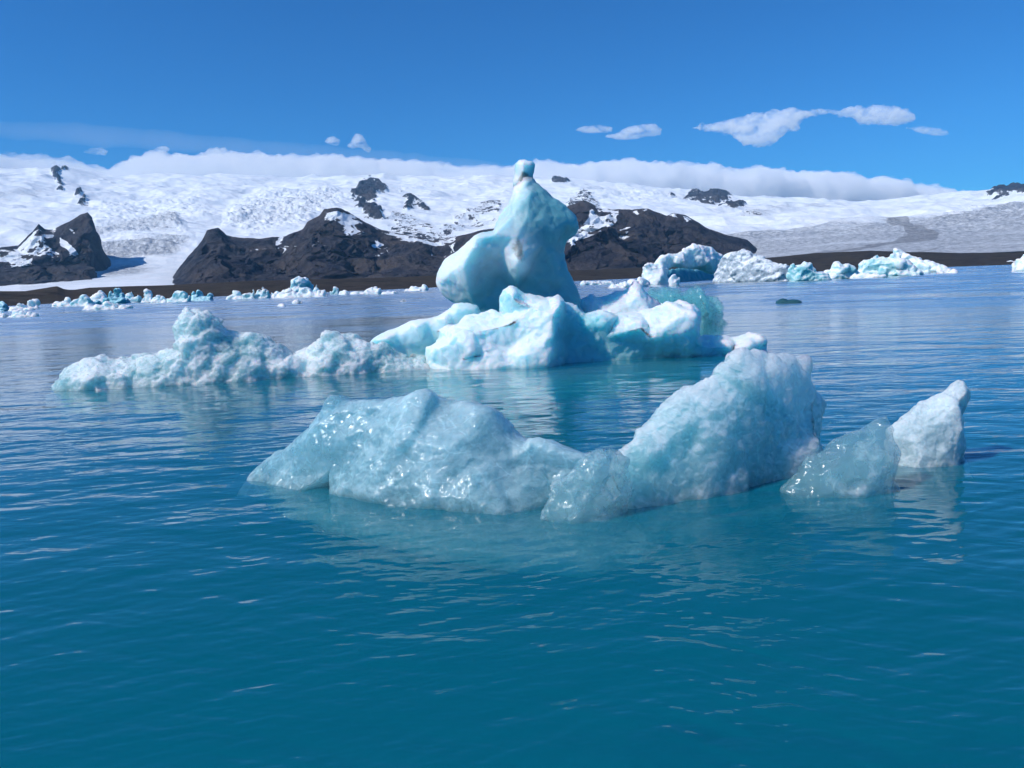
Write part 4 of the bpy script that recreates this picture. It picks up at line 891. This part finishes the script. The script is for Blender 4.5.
def build_left_bergs():
    W, T = M_FAR, M_FARTEAL
    L = [  # x0, x1, top, water, peak, material, white, label
        (-14, 9, 301.5, 311.5, .5, T, .2, 'teal berg lump cut by the left edge of the photo'),
        (8, 33, 303.5, 311, .45, W, .4, 'low broken white berg next to the left edge lump'),
        (28, 40, 299.5, 308.5, .55, W, .5, 'small pointed white berg like a shark fin left of the dark shore gap'),
        (7, 38, 310.5, 317.5, .3, W, .3, 'white floe floating nearest in the left corner group'),
        (52, 75, 299, 307, .7, W, .3, 'grey white slanted floe against the dark shore'),
        (70, 95, 296, 306.5, .5, W, .15, 'pale berg with a jagged crest left of the round white cap'),
        (91, 109, 291, 303.5, .5, W, .6, 'rounded white capped berg left of the tall blue knob'),
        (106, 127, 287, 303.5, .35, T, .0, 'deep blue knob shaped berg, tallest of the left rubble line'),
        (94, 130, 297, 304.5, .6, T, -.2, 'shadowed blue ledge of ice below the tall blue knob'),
        (124, 142, 289.5, 303, .4, W, .1, 'turquoise hump between the tall blue knob and the white stump'),
        (140, 155, 291, 302.5, .6, W, .4, 'white rounded stump of ice in the left rubble line'),
        (150, 170, 295, 303, .5, W, .3, 'low white rubble ice right of the rounded stump'),
        (166, 192, 289, 302.5, .5, W, -.05, 'wide turquoise berg with sloping ribs in the left rubble line'),
        (187, 214, 290, 301.5, .4, T, .25, 'teal berg with white top at the right end of the left rubble line'),
        (83, 131, 304, 310, .45, W, .4, 'long flat floe in front of the deep blue knob'),
        (226, 246, 292, 299.5, .4, W, .3, 'low rounded white berg alone left of the double hump'),
        (242, 258, 290, 299, .7, W, .2, 'small white berg touching the rounded one left of the double hump'),
        (254, 270, 286, 298.5, .6, W, .05, 'turquoise double hump berg left of the square topped one'),
        (269, 283, 289.5, 297.5, .4, W, .5, 'tiny pointed white berg left of the square topped berg'),
        (272, 328, 288, 298.3, .5, W, .6, 'wide white ice foot below the square topped berg'),
        (310, 326, 285, 295.5, .45, W, .1, 'small flat topped berg right of the square topped berg'),
        (328, 340, 287.5, 294.6, .5, W, .1, 'little turquoise lump right of the flat topped berg'),
        (339, 348, 289.5, 294.8, .5, W, .4, 'little white lump between the turquoise lump and the arched berg'),
        (346, 366, 292, 294.6, .5, W, .5, 'thin white ice strip left of the arched berg'),
        (364, 385, 286.5, 294.5, .5, W, .35, 'white arched berg with a teal hollow before the brown shore'),
        (381, 397, 291.5, 294.3, .4, W, .5, 'thin white ice strip right of the arched berg'),
        (404, 428, 286, 291.2, .6, W, .5, 'low white ice strip left of the spire on the far water'),
        (274, 286, 303.6, 306.5, .5, W, .5, 'thin white floe alone on open water below the square topped berg'),
        (288, 304, 302.0, 304.0, .5, W, .4, 'faint thin ice strip on open water beside the lone floe'),
        (400, 408, 298.5, 301.5, .5, W, .6, 'tiny white ice crumb on open water left of the spire'),
        (-16, 12, 314, 318, .5, W, .4, 'flat white floe cut by the left edge below the teal lump'),
    ]
    for i, (x0, x1, yt, yw, pk, m, wd, lab) in enumerate(L):
        thin = (yw - yt) < 5
        far('ice_floe' if thin or 'floe' in lab else 'iceberg', lab, m, chunk_outline(x0, x1, yt - .5, yw, pk, 300 + i, max(4, int((x1 - x0) / 2.2))), depth_px=min(8, max(2.5, (x1 - x0) * .3)), seed=50 + i, wdef=wd, rnd=1.6, edge=.22, cat='ice floe' if thin or 'floe' in lab else 'iceberg', step=.6)
    far('iceberg', 'square topped white berg, tallest before the dark ridge foot', M_FAR, [(289, 296), (291, 288), (293, 280), (294.5, 279), (301, 278.5), (307.5, 279.5), (309.5, 282), (311, 287), (311.5, 295)], [(298, 284, 1.0), (304, 283, 1.0), (308, 288, .5)], depth_px=6, seed=90, wdef=.25, white=[(307, 286, 4, -.6)], rnd=2.5, step=.6)


build_main_berg(); build_low_berg(); build_front_berg(); build_front_small()
build_right_bergs(); build_left_bergs()

# ------------------------------------------------------------------ clouds and air
def cloud_material(name, density, ns=0.0, lo=0.32, hi=0.72, sc=(1, 1, 1.6)):
    N = NT(name)
    if ns:
        P = N.pos(sc); n = N.math('ADD', N.math('MULTIPLY', N.noise(ns, 3, 0.6, P, 0.6), 0.7), N.math('MULTIPLY', N.noise(ns * 4, 3, 0.6, P), 0.3))
        density = N.math('MULTIPLY', N.ramp(n, lo, hi), density)
    v = N.n('ShaderNodeVolumePrincipled', {'Color': rgb(1, 1, 1), 'Density': density, 'Anisotropy': -0.35})
    N.t.links.new(v.outputs[0], N.out.inputs['Volume']); return N.m

def cloud(name, label, cat, mat, R, outline, depth_px, rnd, step, seed, disp, edge=.8, ctrl=(), group=None, kind=None):
    xs = [p[0] for p in outline]; mid = (min(xs) + max(xs)) / 2
    pts = []
    for x in (mid - 50, mid + 50):
        a, _ = az_tan(np.array([x]), np.array([270.0])); a = a[0]
        pts.append(np.array([R * math.sin(a), R * math.cos(a), 0.0]))
    pl = Plane(*pts); m = pl.d / FPX
    ob = ice(name, mat, None, None, outline, ctrl, depth=depth_px * m, back=depth_px * m, edge=edge, rnd=rnd, step=step, sink=0, relaxn=2, seed=seed, plane=pl,
             disp=tuple((t, w * m, a * m) for t, w, a in disp), loc=pl.world(np.array(pl.at(np.array([mid]), np.array([150.]))[0, 0]), np.array(0.0), np.array(0.0)))
    tag(ob, label, cat, group, kind)
    return ob

def build_clouds():
    puff = (('fbm', 40, 11), ('billow', 15, 5.0), ('fbm', 6, 2.2))
    mb = cloud_material('cloud_bank_vapour', 0.009, 0.0011, 0.30, 0.56, (0.6, 0.6, 2.4))
    bank = [(-260, 150), (-120, 152), (-40, 153), (0, 154), (25, 153), (50, 156), (75, 160), (95, 166), (115, 169), (135, 164), (160, 158), (190, 156), (215, 153), (240, 154), (270, 157), (300, 158), (340, 158), (380, 159), (420, 161), (450, 165), (480, 167), (510, 168),
            (540, 165), (570, 166), (600, 164), (625, 162), (650, 164), (680, 164), (710, 167), (740, 168), (780, 170), (815, 173), (850, 176), (880, 180), (920, 187), (960, 193), (1000, 198), (1060, 203), (1060, 240), (600, 240), (0, 240), (-260, 240)]
    cloud('cloud_bank', 'long low white cloud bank lying along the crest of the ice cap', 'cloud', mb, 12600, bank, 60, 26, 2.0, 201, puff, .9)
    ms = cloud_material('small_cloud_vapour', 0.022, 0.005)
    sm = (('fbm', 16, 4.5), ('billow', 7, 2.5), ('fbm', 3, 1.2))
    cloud('cloud', 'largest stray white cloud with a thin tail joining a second puff on the right', 'cloud', ms, 9500,
          [(692, 128), (703, 123), (716, 121), (730, 119), (745, 115), (760, 112), (780, 110), (800, 109), (820, 109), (840, 109), (850, 106), (870, 105), (890, 106), (906, 109), (916, 114), (914, 121), (900, 126), (880, 125), (860, 124), (848, 119), (830, 115), (812, 116), (800, 122), (800, 129), (788, 132), (778, 140), (768, 147), (752, 146), (738, 141), (720, 134), (704, 132)], 9, 8, 1.0, 202, sm)
    cloud('cloud', 'thin slanting wisp of cloud right of the largest stray cloud', 'cloud', ms, 9500, [(905, 128), (918, 125), (932, 127), (948, 130), (950, 135), (936, 136), (918, 133)], 4, 4, .8, 203, (('fbm', 9, 1.6), ('fbm', 3, .6)))
    cloud('cloud', 'small bright puff of cloud above the right shoulder of the spire', 'cloud', ms, 9500, [(604, 136), (616, 133), (628, 127), (642, 124), (656, 124), (663, 129), (660, 135), (646, 137), (630, 140), (614, 140)], 6, 5, .8, 204, (('fbm', 9, 1.8), ('billow', 4, .8)))
    cloud('cloud', 'faint flat wisp of cloud just left of the small bright puff', 'cloud', ms, 9500, [(574, 130), (586, 126), (600, 125), (613, 127), (612, 132), (598, 134), (584, 133)], 4, 4, .8, 205, (('fbm', 9, 1.6),))
    cloud('cloud', 'small upright cloud scrap above the dark rock peak', 'cloud', ms, 9500, [(346, 147), (351, 140), (356, 133), (362, 134), (366, 141), (372, 149), (369, 153), (360, 148), (352, 149)], 5, 4, .8, 206, (('fbm', 8, 1.8),))
    cloud('cloud', 'tiny cloud scrap left of the upright cloud scrap', 'cloud', ms, 9500, [(324, 142), (328, 137), (335, 136), (341, 141), (338, 146), (329, 145)], 4, 4, .8, 207, (('fbm', 7, 1.4),))
    cloud('cloud', 'tiny oval cloud alone over the left snow slope', 'cloud', ms, 9500, [(152, 150), (158, 147), (166, 146), (171, 149), (168, 153), (158, 154)], 4, 4, .8, 208, (('fbm', 7, 1.2),))
    cloud('cloud', 'faint cloud wisp above the left end of the cloud bank', 'cloud', ms, 9500, [(82, 152), (90, 148), (101, 147), (109, 151), (106, 156), (94, 155)], 4, 4, .8, 209, (('fbm', 7, 1.2),))
def build_cirrus():
    mc = cloud_material('cirrus_vapour', 0.0005)
    cloud('cirrus', 'faint long streak of thin high cloud above the left end of the cloud bank', 'cloud', mc, 12800, [(-140, 108), (0, 119), (120, 127), (240, 137), (360, 148), (460, 158), (540, 168), (520, 173), (420, 168), (300, 161), (200, 154), (100, 147), (0, 139), (-140, 130)], 10, 10, 2.0, 220, (('fbm', 30, 4),), .8)
build_clouds(); build_cirrus()

def build_haze():
    N = NT('air'); v = N.n('ShaderNodeVolumePrincipled', {'Color': rgb(0.30, 0.66, 1.0), 'Density': 2.4e-5, 'Anisotropy': 0.0})
    N.t.links.new(v.outputs[0], N.out.inputs['Volume'])
    x, y0, y1, z0, z1 = 12000.0, -2600.0, 11900.0, -60.0, 1560.0
    V = np.array([[-x, y0, z0], [x, y0, z0], [x, y1, z0], [-x, y1, z0], [-x, y0, z1], [x, y0, z1], [x, y1, z1], [-x, y1, z1]])
    Q = np.array([[0, 3, 2, 1], [4, 5, 6, 7], [0, 1, 5, 4], [1, 2, 6, 5], [2, 3, 7, 6], [3, 0, 4, 7]])
    o = mk_mesh('haze', V, Q, N.m, smooth=False)
    tag(o, 'thin blue air between the lagoon and the far ice cap', 'haze', kind='stuff')
if HAZE: build_haze()
